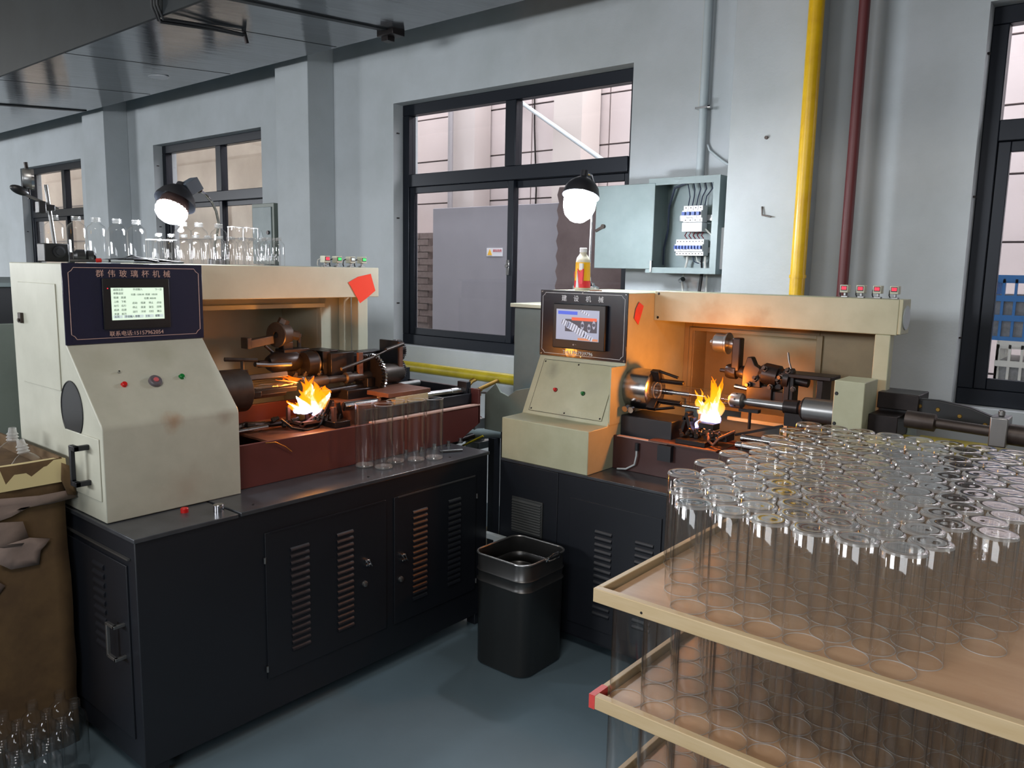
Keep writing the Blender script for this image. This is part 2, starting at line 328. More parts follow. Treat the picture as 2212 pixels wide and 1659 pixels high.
# ---- windows
def window(n, x0, x1, z0, z1, xm, zt, sashes=True):
    t = thing('window_%d' % n, None, None, (x0, 4.1, z0)); t['kind'] = 'structure'
    y0, y1 = 4.09, 4.16; a = .075; f = M['frame']
    part('frame', B().box(x0, y0, z1-a, x1, y1, z1).box(x0, y0, z0, x1, y1, z0+a).box(x0, y0, z0+a, x0+.065, y1, z1-a).box(x1-.065, y0, z0+a, x1, y1, z1-a), f, t, .004)
    part('transom', B().box(x0+.065, y0-.01, zt-.045, x1-.065, y1, zt+.045), f, t, .004)
    part('mullion', B().box(xm-.045, y0, zt+.045, xm+.045, y1, z1-a), f, t, .004)
    for xa, xb in ((x0+.065, xm-.045), (xm+.045, x1-.065)):
        part('pane', B().box(xa, 4.125, zt+.045, xb, 4.13, z1-a), M['pane'], t)
    for xa, xb, yy in ((x0+.065, xm+.03, 4.10), (xm-.03, x1-.065, 4.135)):
        s = part('sash', B().box(xa, yy, z0+a, xa+.05, yy+.03, zt-.045).box(xb-.05, yy, z0+a, xb, yy+.03, zt-.045).box(xa+.05, yy, z0+a, xb-.05, yy+.03, z0+a+.05).box(xa+.05, yy, zt-.09, xb-.05, yy+.03, zt-.045), f, t, .003)
        part('pane', B().box(xa+.05, yy+.012, z0+a+.05, xb-.05, yy+.016, zt-.09), M['pane'], s)
    lk = part('latch', B().box(xm-.012, 4.085, 1.56, xm+.012, 4.10, 1.66).cyl((xm, 4.09, 1.62), (xm, 4.07, 1.62), .012), M['steel'], t, .002)
    for zz in (1.33, 1.95, 2.55):
        part('wall_tie', B().box(x0-.015, 4.03, zz, x0+.01, 4.05, zz+.008), M['dark'], t)
    return t
window(1, -11.45, -9.66, 1.03, 2.74, -10.4, 2.17)
window(2, -7.98, -6.10, 1.03, 2.75, -6.94, 2.22)
window(3, -4.44, -2.455, 1.03, 2.755, -3.42, 2.22)
window(4, -.72, 1.2, 1.03, 2.755, .2, 2.235)

# ---- outdoors: passage between two buildings
struct('ground_outside', B().box(-16, 4.24, -.1, 5, 6.9, -.01), M['outgnd'])
wo = tag(part('wall_outside', B().box(-16, 6.5, -.1, 5, 6.8, 3.75), M['outback']), kind='structure')
pm = None
for i in range(19):
    for j in range(8):
        x = -13.4+i*.92; z = .02+j*.46
        if x < -11 and False: continue
        if pm is None: pm = part('panel', B().box(x, 6.47, z, x+.905, 6.5, z+.445), M['outwall'], wo)
        else: again(pm, wo, ((i)*.92, random.uniform(-.003, .003), j*.46))
struct('wall_outside', B().box(-16, 5.5, -.1, -7.3, 5.7, 4.6), mat('near_outer_wall', (196, 182, 164), .85, c2=(180, 165, 148), scale=2))
for z in (1.9, 2.45): struct('trim_4', B().box(-16, 5.49, z, -7.3, 5.505, z+.012), M['outback'])
t = thing('brick_pier', 'grey brick pier outside the big window, left of the steel board', 'brick wall', (-6.8, 6.2, 0))
part('core', B().box(-7.6, 6.19, 0, -6.3, 6.44, 1.95), mat('mortar', (146, 134, 130), .9, c2=(130, 118, 114), scale=9), t)
bk = None
for j in range(14):
    for i in range(5):
        x = -7.55+i*.25+(.12 if j % 2 else 0); z = 1.0+j*.07
        if bk is None: bk = part('brick', B().box(x, 6.175, z, x+.242, 6.20, z+.062), M['brick'], t); b0 = (x, z)
        else: again(bk, t, (x-b0[0], random.uniform(-.008, .004), z-b0[1]))
t = thing('steel_board', 'large plain grey steel board standing outside the big window', 'board', (-5.6, 5.9, 0))
part('sheet', B().box(-5.95, 5.9, 0, -4.25, 5.94, 2.2), M['steeldoor'], t, .004)
part('edge_strip', B().box(-4.25, 5.88, 0, -4.21, 5.96, 2.2), M['frame'], t)
s = part('warning_sticker', B().box(-5.2, 5.894, 1.72, -5.0, 5.9, 1.80), M['white'], t)
part('warning_mark', B().prism([(-5.19, 1.73), (-5.13, 1.73), (-5.16, 1.79)], 'Y', 5.891, 5.894), M['label_y'], s)
text('lettering', '高压危险', .028, (-5.12, 5.893, 1.772), (1, 0, 0), (0, 0, 1), M['label_r'], s)
t = thing('dark_board', 'dark brown board with rough edge outside, behind the right lamp', 'board', (-3.5, 5.2, 0))
prof = [(-3.85, 0)] + [(-3.85+(.02 if k % 2 else 0), .06*k+.03) for k in range(38)] + [(-2.2, 2.2), (-2.2, 0)]
part('sheet', B().prism(prof, 'Y', 5.2, 5.23), mat('dark_board', (124, 108, 106), .8, c2=(104, 88, 86), scale=3), t)
t = thing('outer_column', 'pale square concrete column outside, right half of the big window', 'column', (-4.2, 6.2, 0))
part('shaft', B().box(-4.62, 6.15, 0, -4.3, 6.45, 3.75), mat('pale_column', (206, 196, 190), .8), t)
t = thing('outer_column', 'pale square concrete column outside, behind the left panes of the big window', 'column', (-5.7, 6.2, 0))
part('shaft', B().box(-5.98, 6.2, 0, -5.66, 6.45, 3.75), mat('pale_column_left', (196, 186, 182), .8), t)
o = part('downpipe', B().cyl((-5.92, 6.12, 0), (-5.92, 6.12, 3.7), .028), mat('downpipe_grey', (150, 146, 148), .5)); tag(o, 'thin grey downpipe outside behind the top left pane', 'pipe')
o = part('brace_bar', B().cyl((-5.310, 6.447, 3.296), (-3.090, 5.252, 2.200), .02), M['pvc']); tag(o, 'slanting grey bar crossing behind the top right pane', 'bar')
t = thing('outer_cables', 'thin cables hanging down outside the big window', 'cable', (-4.4, 5.9, 2.2))
for x in (-4.75, -4.5, -4.2):
    part('cable', B().tube([(x-.6, 6.45, 3.7), (x-.58, 6.45, 3.0), (x-.54, 6.45, 2.4), (x-.55, 6.45, 2.0)], .008), M['dark'], t)
def crate(name, label, x0, y0, z0, w_, d_, h_, m):
    t = thing(name, label, 'crate', (x0, y0, z0))
    part('rim', B().box(x0, y0, z0+h_-.04, x0+w_, y0+d_, z0+h_-.028).box(x0, y0, z0+h_-.04, x0+.012, y0+d_, z0+h_).box(x0, y0, z0+h_-.04, x0+w_, y0+.012, z0+h_).box(x0, y0, z0, x0+w_, y0+d_, z0+.02), m, t)
    for k in range(12):
        x = x0+(w_-.012)*k/11; part('rib', B().box(x, y0, z0, x+.012, y0+.014, z0+h_-.02), m, t)
    for k in range(9):
        y = y0+(d_-.012)*k/8; part('rib', B().box(x0, y, z0, x0+.014, y+.012, z0+h_-.02), m, t)
    for k in (.3, .6):
        part('band', B().box(x0-.002, y0-.002, z0+h_*k, x0+w_, y0+.016, z0+h_*k+.03).box(x0-.002, y0, z0+h_*k, x0+.014, y0+d_, z0+h_*k+.03), m, t)
    part('load', B().box(x0+.02, y0+.02, z0+.02, x0+w_-.02, y0+d_-.02, z0+h_*.7), M['glass'] if False else mat('crate_load', (170, 172, 172), .4, c2=(110, 112, 112), scale=30, spread=1), t)
    return t
o = part('outer_shelf', B().box(-1.0, 4.55, .93, .6, 5.3, .96).box(-.9, 4.6, 0, -.85, 4.65, .93).box(.5, 4.6, 0, .55, 4.65, .93).box(-.9, 5.2, 0, -.85, 5.25, .93), M['outgnd']); tag(o, 'low bench outside the right window carrying crates', 'bench')
crate('white_crate', 'white slotted plastic crate outside the right window, under the blue crate', -.665, 4.7, .96, .6, .4, .33, M['whitecrate'])
crate('blue_crate', 'blue slotted plastic crate stacked outside the right window', -.72, 4.7, 1.29, .6, .4, .33, M['bluecrate'])
t = thing('plastic_bundle', 'crumpled pale plastic heap beside the white crate outside', 'bundle', (-.9, 4.7, .96))
for k in range(7):
    part('fold', B().sph((-.86+random.uniform(-.06, .08), 4.72+random.uniform(-.05, .1), 1.03+k*.02), .07, (1, .9, .6), 8, 6), M['white'], t, ang=10)
t = thing('corrugated_pack', 'pale bundle of packed glass seen at the bottom right pane of the big window', 'bundle', (-3.2, 4.6, .8))
part('wrap', B().sph((-3.18, 4.6, 1.08), .16, (1.2, .8, .5), 10, 7), M['tea'], t, ang=10)
part('stand', B().box(-3.4, 4.5, 0, -2.95, 4.75, 1.0), M['outgnd'], t)

# ================================================================== PIPES AND WALL FITTINGS
t = thing('gas_pipe', 'yellow gas riser pipe running up beside the pillar', 'pipe', (-1.345, 3.70, 0))
part('pipe', B().cyl((-1.345, 3.70, 0), (-1.345, 3.70, 3.12), .034), M['yellow'], t)
part('coupling', B().cyl((-1.345, 3.70, 1.585), (-1.345, 3.70, 1.60), .038), M['yellow'], t)
t = thing('maroon_pipe', 'slim maroon riser pipe right of the yellow gas pipe', 'pipe', (-1.19, 3.86, 0))
part('pipe', B().cyl((-1.19, 3.86, 0), (-1.19, 3.86, 3.2), .024), M['purple'], t)
t = thing('conduit', 'light grey cable conduit rising from the open breaker box', 'conduit', (-2.0, 3.965, 2.09))
part('pipe', B().cyl((-2.0, 3.965, 2.09), (-2.0, 3.965, 3.22), .021), M['pvc'], t)
part('clip', B().box(-2.035, 3.94, 2.45, -1.965, 4.0, 2.46).cyl((-1.965, 3.95, 2.455), (-1.95, 3.95, 2.455), .01), M['steel'], t)
part('cable', B().tube([(-2.03, 3.985, 3.2), (-2.035, 3.985, 2.5), (-2.03, 3.985, 2.4)], .004), M['wirewhite'], t)
part('branch_cable', B().tube([(-1.975, 3.985, 2.27), (-1.96, 3.985, 2.24), (-1.91, 3.985, 2.20), (-1.86, 3.985, 2.165), (-1.78, 3.985, 2.13)], .006), M['pvc'], t)
t = thing('gas_main', 'dull yellow gas pipe running low along the wall under the big window', 'pipe', (-3.6, 3.9, .89))
part('pipe', B().cyl((-5.2, 3.9, .893), (-2.2, 3.9, .90), .036), M['yellowdull'], t)
part('strap', B().lathe((-2.98, 3.9, .90), (1, 0, 0), [(0, .038), (.008, .038)]), M['dark'], t)
part('branch_valve', B().cyl((-3.30, 3.87, .885), (-3.33, 3.72, .84), .013).lathe((-3.33, 3.72, .80), (0, 0, 1), [(0, .015), (.03, .015), (.031, .024), (.045, .024)], 8), M['brass'], t)
part('valve_lever', B().cyl((-3.33, 3.72, .82), (-3.24, 3.74, .825), .006), M['iron'], t)
part('elbow', B().tube([(-3.5, 3.9, .88), (-3.52, 3.86, .86), (-3.54, 3.8, .80)], .016), M['brass'], t)
t = thing('wall_box', 'small closed grey electrical box on the wall beside the second window', 'electrical box', (-6.08, 3.88, 1.6))
part('body', B().box(-6.08, 3.88, 1.60, -5.76, 4.0, 2.10), M['boxdark'], t, .004)
d = part('door', B().box(-6.06, 3.872, 1.63, -5.79, 3.88, 2.07), M['boxgrey'], t, .003)
part('lock', B().cyl((-5.83, 3.872, 1.86), (-5.83, 3.86, 1.86), .016), M['dark'], d)
part('warning_mark', B().prism([(-5.97, 1.79), (-5.90, 1.79), (-5.935, 1.88)], 'Y', 3.870, 3.872), M['pvc'], d)

t = thing('breaker_box', 'open grey breaker box on the wall with its door swung left', 'electrical box', (-2.21, 3.83, 1.6))
X0, X1, Y0, Y1, Z0, Z1 = -2.205, -1.80, 3.80, 4.0, 1.595, 2.088
part('housing', B().box(X0, Y0, Z0, X0+.012, Y1, Z1).box(X1-.012, Y0, Z0, X1, Y1, Z1).box(X0+.012, Y0, Z0, X1-.012, Y1, Z0+.012).box(X0+.012, Y0, Z1-.012, X1-.012, Y1, Z1), M['boxgrey'], t)
part('front_lip', B().box(X0, Y0-.006, Z0, X0+.02, Y0, Z1).box(X1-.035, Y0-.006, Z0, X1, Y0, Z1).box(X0+.02, Y0-.006, Z1-.035, X1-.035, Y0, Z1).box(X0+.02, Y0-.006, Z0, X1-.035, Y0, Z0+.03), M['boxgrey'], t)
part('back_plate', B().box(X0+.012, 3.985, Z0+.012, X1-.012, 3.99, Z1-.012), M['boxgrey'], t)
d = part('door', B().box(-2.535, 3.79, 1.615, -2.165, 3.803, 2.065), M['boxgrey'], t, .003)
part('latch', B().box(-2.53, 3.78, 1.825, -2.475, 3.79, 1.84, Matrix.Rotation(-.45, 3, 'Y')).cyl((-2.478, 3.79, 1.845), (-2.478, 3.775, 1.845), .012), M['iron'], d)
part('hinge', B().box(-2.175, 3.785, 1.60, -2.165, 3.80, 1.66), M['steel'], d)
part('din_rail', B().box(-2.10, 3.955, 1.875, -1.82, 3.965, 1.905), M['steel'], t); part('din_rail', B().box(-2.12, 3.955, 1.705, -1.82, 3.965, 1.735), M['steel'], t)
def breakers(x0, n, z0, wmod, main):
    k_ = None
    for k in range(n):
        x = x0+k*wmod
        m_ = part('breaker', B().box(x, 3.90, z0, x+wmod*.96, 3.955, z0+.085).box(x, 3.885, z0+.022, x+wmod*.96, 3.90, z0+.06), M['breaker'], t, .001)
        part('switch', B().box(x+wmod*.2, 3.868, z0+.034, x+wmod*.8, 3.886, z0+.052), M['blue'], m_)
        part('screw', B().cyl((x+wmod/2, 3.9, z0+.074), (x+wmod/2, 3.897, z0+.074), .003, n=8), M['dark'], m_)
        part('screw', B().cyl((x+wmod/2, 3.9, z0+.01), (x+wmod/2, 3.897, z0+.01), .003, n=8), M['dark'], m_)
breakers(-2.05, 4, 1.865, .028, True); breakers(-2.085, 9, 1.69, .018, False)
part('terminal_block', B().box(-2.05, 3.89, 1.815, -1.935, 3.95, 1.862), M['breaker'], t, .001)
for k in range(5):
    x = -2.04+k*.024
    part('wire', B().tube([(x, 3.93, 1.95), (x+.003, 3.94, 2.0), (x-.01+.01*k, 3.95, 2.04), (x-.02+.01*k, 3.95, 2.075)], .003, 6), M['wire'], t)
    part('wire', B().tube([(x, 3.93, 1.815), (x+.004, 3.90, 1.795), (x+.008, 3.92, 1.78)], .0028, 6), M['wirered'], t)
part('wire', B().tube([(-2.06, 3.93, 2.07), (-2.13, 3.94, 2.05), (-2.165, 3.95, 1.95), (-2.165, 3.95, 1.83), (-2.185, 3.95, 1.73), (-2.18, 3.94, 1.64)], .006, 6), M['wire'], t)
part('wire', B().tube([(-1.93, 3.92, 1.83), (-1.9, 3.93, 1.80), (-1.87, 3.94, 1.77), (-1.83, 3.95, 1.74)], .004, 6), M['wirewhite'], t)
for k, (x, m_) in enumerate(((-2.03, 'wirewhite'), (-1.945, 'black'), (-1.925, 'wirewhite'), (-2.0, 'wire'), (-1.98, 'wirewhite'))):
    part('wire', B().tube([(x, 3.93, 1.69), (x-.005, 3.94, 1.66), (x-.02 if k == 0 else x, 3.94, 1.60)] if k < 3 else [(x, 3.93, 1.69), (x+.01, 3.93, 1.66), (x+.03, 3.94, 1.65), (x+.05, 3.95, 1.665)], .006 if k < 3 else .003, 6), M[m_], t)
part('cable', B().tube([(-1.945, 3.94, 1.60), (-1.95, 3.93, 1.5), (-1.95, 3.9, 1.3)], .009, 8), M['black'], t)
part('cable', B().tube([(-1.915, 3.94, 1.60), (-1.92, 3.95, 1.5), (-1.92, 3.9, 1.3)], .006, 8), M['wirewhite'], t)
part('cable', B().tube([(-2.06, 3.96, 1.595), (-2.07, 3.96, 1.55), (-2.05, 3.95, 1.45), (-2.04, 3.9, 1.3)], .006, 8), M['wirewhite'], t)
part('cable_gland', B().cyl((-2.085, 3.97, 1.555), (-2.06, 3.95, 1.565), .013), M['steel'], t)
part('side_strip', B().box(-1.802, 3.84, 1.62, -1.785, 3.87, 1.83), M['white'], t, .002)
for k, (x, z) in enumerate(((-1.56, 2.24), (-1.54, 1.89))):
    o = part('wall_hook' if k else 'wall_screw', B().tube([(x-.02, 3.755, z+.03), (x-.015, 3.75, z-.01), (x+.03, 3.75, z-.02)], .004, 6) if k else B().cyl((x, 3.76, z), (x, 3.75, z), .008), M['iron'])
    tag(o, ['tiny screw stub on the white pillar right of the breaker box', 'small bent wire hook on the white pillar, lower than the screw'][k], ['screw', 'hook'][k])

# ================================================================== LEFT GLASS LATHE
ZT = .797
lm = thing('glass_lathe', 'left glass lathe with blue sign board, cream console and long navy base', 'machine', (-2.7, 1.8, 0))
b = B().box(-3.15, 1.03, .055, -2.27, 2.60, ZT-.014)
for x in (-3.12, -2.33):
    for y in (1.06, 2.54): b.box(x, y, 0, x+.05, y+.05, .055)
part('base_cabinet', b, M['navy'], lm, .003)
part('table_top', B().box(-3.15, 1.375, ZT-.014, -2.262, 2.605, ZT).box(-3.15, 1.025, ZT-.016, -2.262, 1.366, ZT-.002), M['tabletop'], lm, .002)
for y in (1.45, 1.95, 2.4):
    part('screw', B().lathe((-2.31, y, ZT), (0, 0, 1), [(0, .006), (.003, .004)], 8), M['dark'], lm)
part('side_rail', B().box(-2.29, 2.60, .395, -2.17, 2.625, .42).box(-2.195, 2.56, .395, -2.17, 2.60, .42), M['pvc'], lm, .002)
def louvers(parent, ax, u0, u1, z0, z1, n, face, lm_='navy'):
    """pressed louvers: little hoods standing off the sheet"""
    first = None; st = (z1-z0)/(n-1)
    for k in range(n):
        z = z1-k*st
        if first is None:
            h = st*.62; q = B()
            if ax == 'X': q.prism([(u0, z-h), (u1, z-h), (u1, z-h*.2), (u1-.006, z), (u0+.006, z), (u0, z-h*.2)], 'X', face, face+.002)
            def P(u, d, zz): return (face+d, u, zz) if ax == 'X' else (u, face-d, zz)
            q = B(); pr_ = [(0, z), (.005, z-h*.3), (.006, z-h*.8), (.002, z-h)]
            A = [q.b.verts.new(P(u0, d, zz)) for d, zz in pr_]; C = [q.b.verts.new(P(u1, d, zz)) for d, zz in pr_]
            for i in range(3): q.b.faces.new((A[i], A[i+1], C[i+1], C[i]))
            q.b.faces.new(A); q.b.faces.new(C[::-1]); q.b.faces.new((A[0], C[0], C[3], A[3]))
            first = part('louver', q, M[lm_], parent, ang=60)
        else: again(first, parent, (0, 0, -k*st))
FX = -2.27
for (y0, y1, cols, ly) in ((1.462, 2.0, ((1.56, 1.637), (1.76, 1.835)), 1.895), (2.042, 2.52, ((2.14, 2.22), (2.345, 2.42)), 2.08)):
    d = part('cabinet_door', B().box(FX, y0, .18, FX+.006, y1, .704), M['navy'], lm, .0015)
    part('top_lip', B().box(FX+.006, y0+.02, .70, FX+.009, y1-.01, .706), M['ssteel'] if y0 > 2 else M['navy'], d)  # right door's bright strip: light on its top gap, put in as steel
    for c in cols: louvers(d, 'X', c[0], c[1], .262, .628, 16, FX+.006)
    part('latch', B().box(FX+.006, ly-.004, .468 if ly < 2 else .436, FX+.016, ly+.022, .474 if ly < 2 else .442).box(FX+.016, ly+.0, .466 if ly < 2 else .436, FX+.020, ly+.004, .492 if ly < 2 else .465, Matrix.Rotation(.5, 3, 'X')).box(FX+.016, ly+.014, .462 if ly < 2 else .432, FX+.020, ly+.018, .492 if ly < 2 else .465, Matrix.Rotation(.5, 3, 'X')).box(FX+.006, ly-.008, .485 if ly < 2 else .458, FX+.018, ly+.012, .494 if ly < 2 else .466), M['steel'], d, .001)
    part('lock', B().lathe((FX+.006, ly-.006, .398 if ly < 2 else .362), (1, 0, 0), [(0, .012), (.008, .011), (.01, .006)], 14), M['ssteel'], d)
    for zz in (.21, .6): part('hinge', B().cyl((FX+.008, y0-.004 if y0 < 2 else y1+.004, zz), (FX+.008, y0-.004 if y0 < 2 else y1+.004, zz+.02), .004, n=8), M['ssteel'], d)
EY = 1.03
d = part('end_door', B().box(-3.05, EY-.006, .14, -2.32, EY, .70), M['navy'], lm, .0015)
part('top_lip', B().box(-2.75, EY-.010, .722, -2.30, EY-.001, .727), M['ssteel'], d)
louvers(d, 'Y', -2.547, -2.47, .40, .665, 10, EY-.006)
part('handle', B().box(-2.40, EY-.04, .502, -2.345, EY-.03, .512).box(-2.40, EY-.04, .398, -2.345, EY-.03, .408).box(-2.355, EY-.04, .398, -2.345, EY, .408).box(-2.355, EY-.04, .502, -2.345, EY, .512).box(-2.405, EY-.04, .40, -2.395, EY-.03, .51), M['ssteel'], d, .001)
# console: sloping control housing
YN, YR = 1.035, 1.496
prof = [(-2.457, ZT), (-2.457, 1.085)] + [(-2.457-.03+.03*math.cos(a)-.0, 1.085+.032*math.sin(a)) for a in (.35, .7, 1.0)] + [(-2.683, 1.335), (-2.683, 1.59), (-3.12, 1.59), (-3.12, ZT)]
def housing(prof, ax, a, bb, m, parent, name='console_housing'):
    return part(name, B().prism(prof, ax, a, bb), m, parent, .003)
b = B().prism(prof, 'Y', YN, YR)
# the prism swaps axes: (x, z) profile pushed along y
hs = part('console_housing', b, M['creamL'], lm, .003)
ring = [( -2.665+.080*math.cos(2*PI*k/36), 1.127+.093*math.sin(2*PI*k/36)) for k in range(36)]
part('opening_disc', B().prism(ring, 'Y', YN-.0015, YN+.004), M['black'], lm)  # flat black disc painted in for the darkness of the hole
part('opening_rim', B().tube([(x, YN-.001, z) for x, z in ring]+[(ring[0][0], YN-.001, ring[0][1])], .0025, 6), M['black'], lm)
d = part('upper_side_door', B().box(-3.045, YN-.004, 1.18, -2.735, YN, 1.525), M['creamL'], lm, .002)
part('lock', B().box(-3.035, YN-.014, 1.385, -3.01, YN-.004, 1.42).cyl((-3.02, YN-.014, 1.395), (-3.02, YN-.02, 1.395), .006, n=8), M['iron'], d, .001)
d = part('lower_side_door', B().box(-2.72, YN-.004, .862, -2.478, YN, 1.06), M['creamL'], lm, .002)
hx = -2.555
part('handle', B().box(hx-.03, YN-.05, .918, hx-.016, YN-.036, 1.022).prism([(hx-.03, .905), (hx-.016, .912), (hx-.016, .926), (hx-.03, .926)], 'Y', YN-.05, YN-.036)
     .box(hx-.03, YN-.05, 1.018, hx+.012, YN-.034, 1.034).box(hx-.03, YN-.05, .905, hx+.012, YN-.034, .921).box(hx-.002, YN-.05, 1.018, hx+.012, YN-.004, 1.034).box(hx-.002, YN-.05, .905, hx+.012, YN-.004, .921), M['blackpaint'], d, .002)
# sign board on the console
PX = -2.683
sg = part('sign_board', B().box(PX, YN-.002, 1.333, PX+.006, YR+.004, 1.592), M['sign'], lm, .001)
def border(y0, y1, z0, z1, c, mk):
    p = [(y0+c, z0), (y1-c, z0), (y1-c*.6, z0+c*.6), (y1, z0+c), (y1, z1-c), (y1-c*.6, z1-c*.6), (y1-c, z1), (y0+c, z1), (y0+c*.6, z1-c*.6), (y0, z1-c), (y0, z0+c), (y0+c*.6, z0+c*.6), (y0+c, z0)]
    return [mk(a, q) for a, q in p]
part('border_line', B().tube(border(YN+.016, YR-.010, 1.350, 1.578, .016, lambda a, q: (PX+.0065, a, q)), .0012, 4), M['copper'], sg)
text('lettering', '群伟玻璃杯机械', .026, (PX+.007, 1.134, 1.558), (0, 1, 0), (0, 0, 1), M['copper'], sg, spacing=1.86)
text('phone_lettering', '联系电话:15157962054', .0185, (PX+.007, 1.168, 1.362), (0, 1, 0), (0, 0, 1), M['copper'], sg, spacing=1.02)
pn = part('touch_panel', B().box(PX+.006, 1.150, 1.378, PX+.014, 1.374, 1.544), M['black'], lm, .002)
part('screen', B().box(PX+.014, 1.176, 1.408, PX+.0148, 1.352, 1.514), M['screen'], pn)
b = B()
for (y, z, w_) in ((1.18, 1.425, .03), (1.214, 1.425, .03), (1.25, 1.425, .03), (1.285, 1.425, .03), (1.32, 1.425, .028)):
    b.box(PX+.0149, y, z-.011, PX+.0152, y+w_, z-.001)
part('screen_buttons', b, M['scrbtn'], pn)
X_ = PX+.0155
def st_(s_, y, z, sz=.0082): text('screen_text', s_, sz, (X_, y, z), (0, 1, 0), (0, 0, 1), M['scrtext'], pn, .0002)
st_('返回主页', 1.183, 1.507); st_('手动输入', 1.247, 1.508); st_('下一页', 1.322, 1.507)
for k, (a_, c_) in enumerate((('参数设定', ''), ('低速', '高速'), ('上枪', '下枪'), ('左行', '右行'), ('前进', '后退'), ('夹紧', '松开'))):
    st_(a_, 1.183, 1.495-.0135*k); st_(c_, 1.207, 1.495-.0135*k)
st_('长度: 1200.00  转速  100.00', 1.240, 1.491, .0078); st_('位置: 800.00', 1.284, 1.478, .0078)
for k, rw in enumerate((('启动', '低速', '停止', '点动'), ('停止', '高速', '复位', '回零'), ('运行', '冷却', '归位', '确认'))):
    for q_, s_ in enumerate(rw): st_(s_, 1.244+.0275*q_, 1.463-.0145*k)
for q_, s_ in enumerate(('主页', '手动输入', '参数', '工位', '报警')): st_(s_, 1.183+.034*q_, 1.4185)
part('status_light', B().sph((PX+.0145, 1.166, 1.512), .0016, u=8, v=6), M['led'], pn)
# push buttons on the slope
sd = V((-2.683+2.478, 0, 1.335-1.11)).normalized(); sn = V((sd.z, 0, -sd.x)); sn = sn if sn.x > 0 else -sn
def onslope(y, z):
    t_ = (z-1.11)/(1.335-1.11); return V((-2.4785+(-2.683+2.4785)*t_, y, z))
def button(parent, o, n_, r, m, h=.012, ring=True):
    q = part('push_button', B().lathe(o, n_, [(0, r*1.25), (.004, r*1.25), (.005, r), (h, r), (h+.002, r*.8)], 16), m, parent)
    if ring: part('collar', B().lathe(o-n_*.001, n_, [(0, r*1.5), (.003, r*1.45)], 16), M['black'], q)
button(lm, onslope(1.155, 1.205), sn, .0085, M['red']); button(lm, onslope(1.352, 1.212), sn, .0085, M['green'])
dl = part('dial', B().lathe(onslope(1.256, 1.205), sn, [(0, .022), (.014, .021), (.017, .018)], 20), M['dialgrey'], lm)
part('dial_cap', B().lathe(onslope(1.256, 1.205)+sn*.016, sn, [(0, .009), (.004, .008)], 14), M['pink'], dl)
part('toggle_switch', B().lathe(onslope(1.155, 1.242), sn, [(0, .004), (.012, .003)], 8), M['steel'], lm)
# beam, back panel, post
part('top_beam', B().box(-3.30, YR, 1.46, -2.85, 2.475, 1.594), M['cream'], lm, .003)
part('back_panel', B().box(-3.12, YR, .80, -3.10, 1.56, 1.46).box(-3.12, 2.325, .80, -3.10, 2.50, 1.46).box(-3.12, 1.56, 1.41, -3.10, 2.325, 1.46).box(-3.42, 1.56, .8, -3.40, 2.33, 1.46).box(-3.42, 2.325, .80, -3.12, 2.345, 1.46).box(-3.42, 1.54, .80, -3.12, 1.56, 1.46).box(-3.42, 1.5, 1.41, -3.1, 2.33, 1.42), M['cream'], lm, .002)
part('opening_frame', B().box(-3.10, 1.50, 1.405, -3.07, 2.335, 1.425).box(-3.10, 2.322, .82, -3.085, 2.335, 1.405), M['cream'], lm, .002)
part('end_post', B().box(-3.09, 2.43, .80, -3.05, 2.475, 1.46).box(-3.05, 2.475, .80, -3.0, 2.535, 1.46), M['cream'], lm, .003)
# bed
ylen = 2.80
part('bed', B().prism([(1.497, ZT), (2.66, ZT), (2.80, .865), (2.80, .952), (1.497, .957)], 'X', -2.515, -2.50).box(-3.02, 1.497, ZT, -3.0, 2.80, 1.0).box(-3.0, 1.497, ZT, -2.515, 2.66, ZT+.03).box(-3.0, 2.79, .865, -2.5, 2.805, 1.03), M['redbed'], lm, .002)
part('bed_lip', B().box(-2.53, 2.14, .952, -2.498, 2.80, .958), M['copper'], lm)
part('bed_side', B().box(-2.56, 2.14, .957, -2.545, 2.80, 1.005).box(-3.0, 2.48, .957, -2.985, 2.80, 1.09).box(-3.0, 2.785, .95, -2.55, 2.795, 1.03).box(-2.62, 2.77, 1.0, -2.56, 2.80, 1.06), M['blackpaint'], lm, .001)
part('burner_plate', B().box(-2.97, 1.70, .925, -2.515, 2.14, .934), M['rust'], lm, .001)
part('saddle', B().box(-2.92, 2.14, .86, -2.60, 2.50, 1.018), M['rust'], lm, .004, label='rust brown saddle block')
part('saddle_plate', B().box(-2.72, 2.29, 1.034, -2.575, 2.545, 1.054).box(-2.86, 2.40, 1.035, -2.73, 2.56, 1.052), M['rust'], lm, .002)
part('wooden_block', B().box(-2.70, 2.33, .965, -2.575, 2.53, 1.034), M['wood'], lm, .002, label='pale worn block under the rusty plate')
part('silver_rod', B().cyl((-2.645, 2.1, 1.012), (-2.60, 2.70, 1.012), .019).cyl((-2.60, 2.70, 1.012), (-2.595, 2.78, 1.013), .021), M['steel'], lm)
part('guide_rod', B().cyl((-2.60, 1.5, .90), (-2.60, 1.80, .905), .011).cyl((-2.66, 1.5, .97), (-2.66, 1.74, .975), .009), M['steel'], lm)
part('lead_screw', B().cyl((-2.9, 2.5, 1.02), (-2.9, 2.78, 1.02), .016), M['ssteel'], lm)
part('pulley', B().lathe((-2.93, 2.62, 1.07), (1, .3, 0), [(0, .045), (.01, .05), (.02, .034), (.03, .05), (.04, .045)], 24), M['dark'], lm)
for k in range(5):
    y = 2.30+.085*k; part('clamp_bolt', B().lathe((-2.475+.006*(k % 2), y, ZT), (0, 0, 1), [(0, .012), (.008, .012), (.0085, .008), (.022, .008)], 6), M['ssteel'], lm)
part('loose_pin', B().cyl((-2.40, 2.43, ZT+.006), (-2.35, 2.52, ZT+.006), .005, n=10), M['ssteel'], lm)
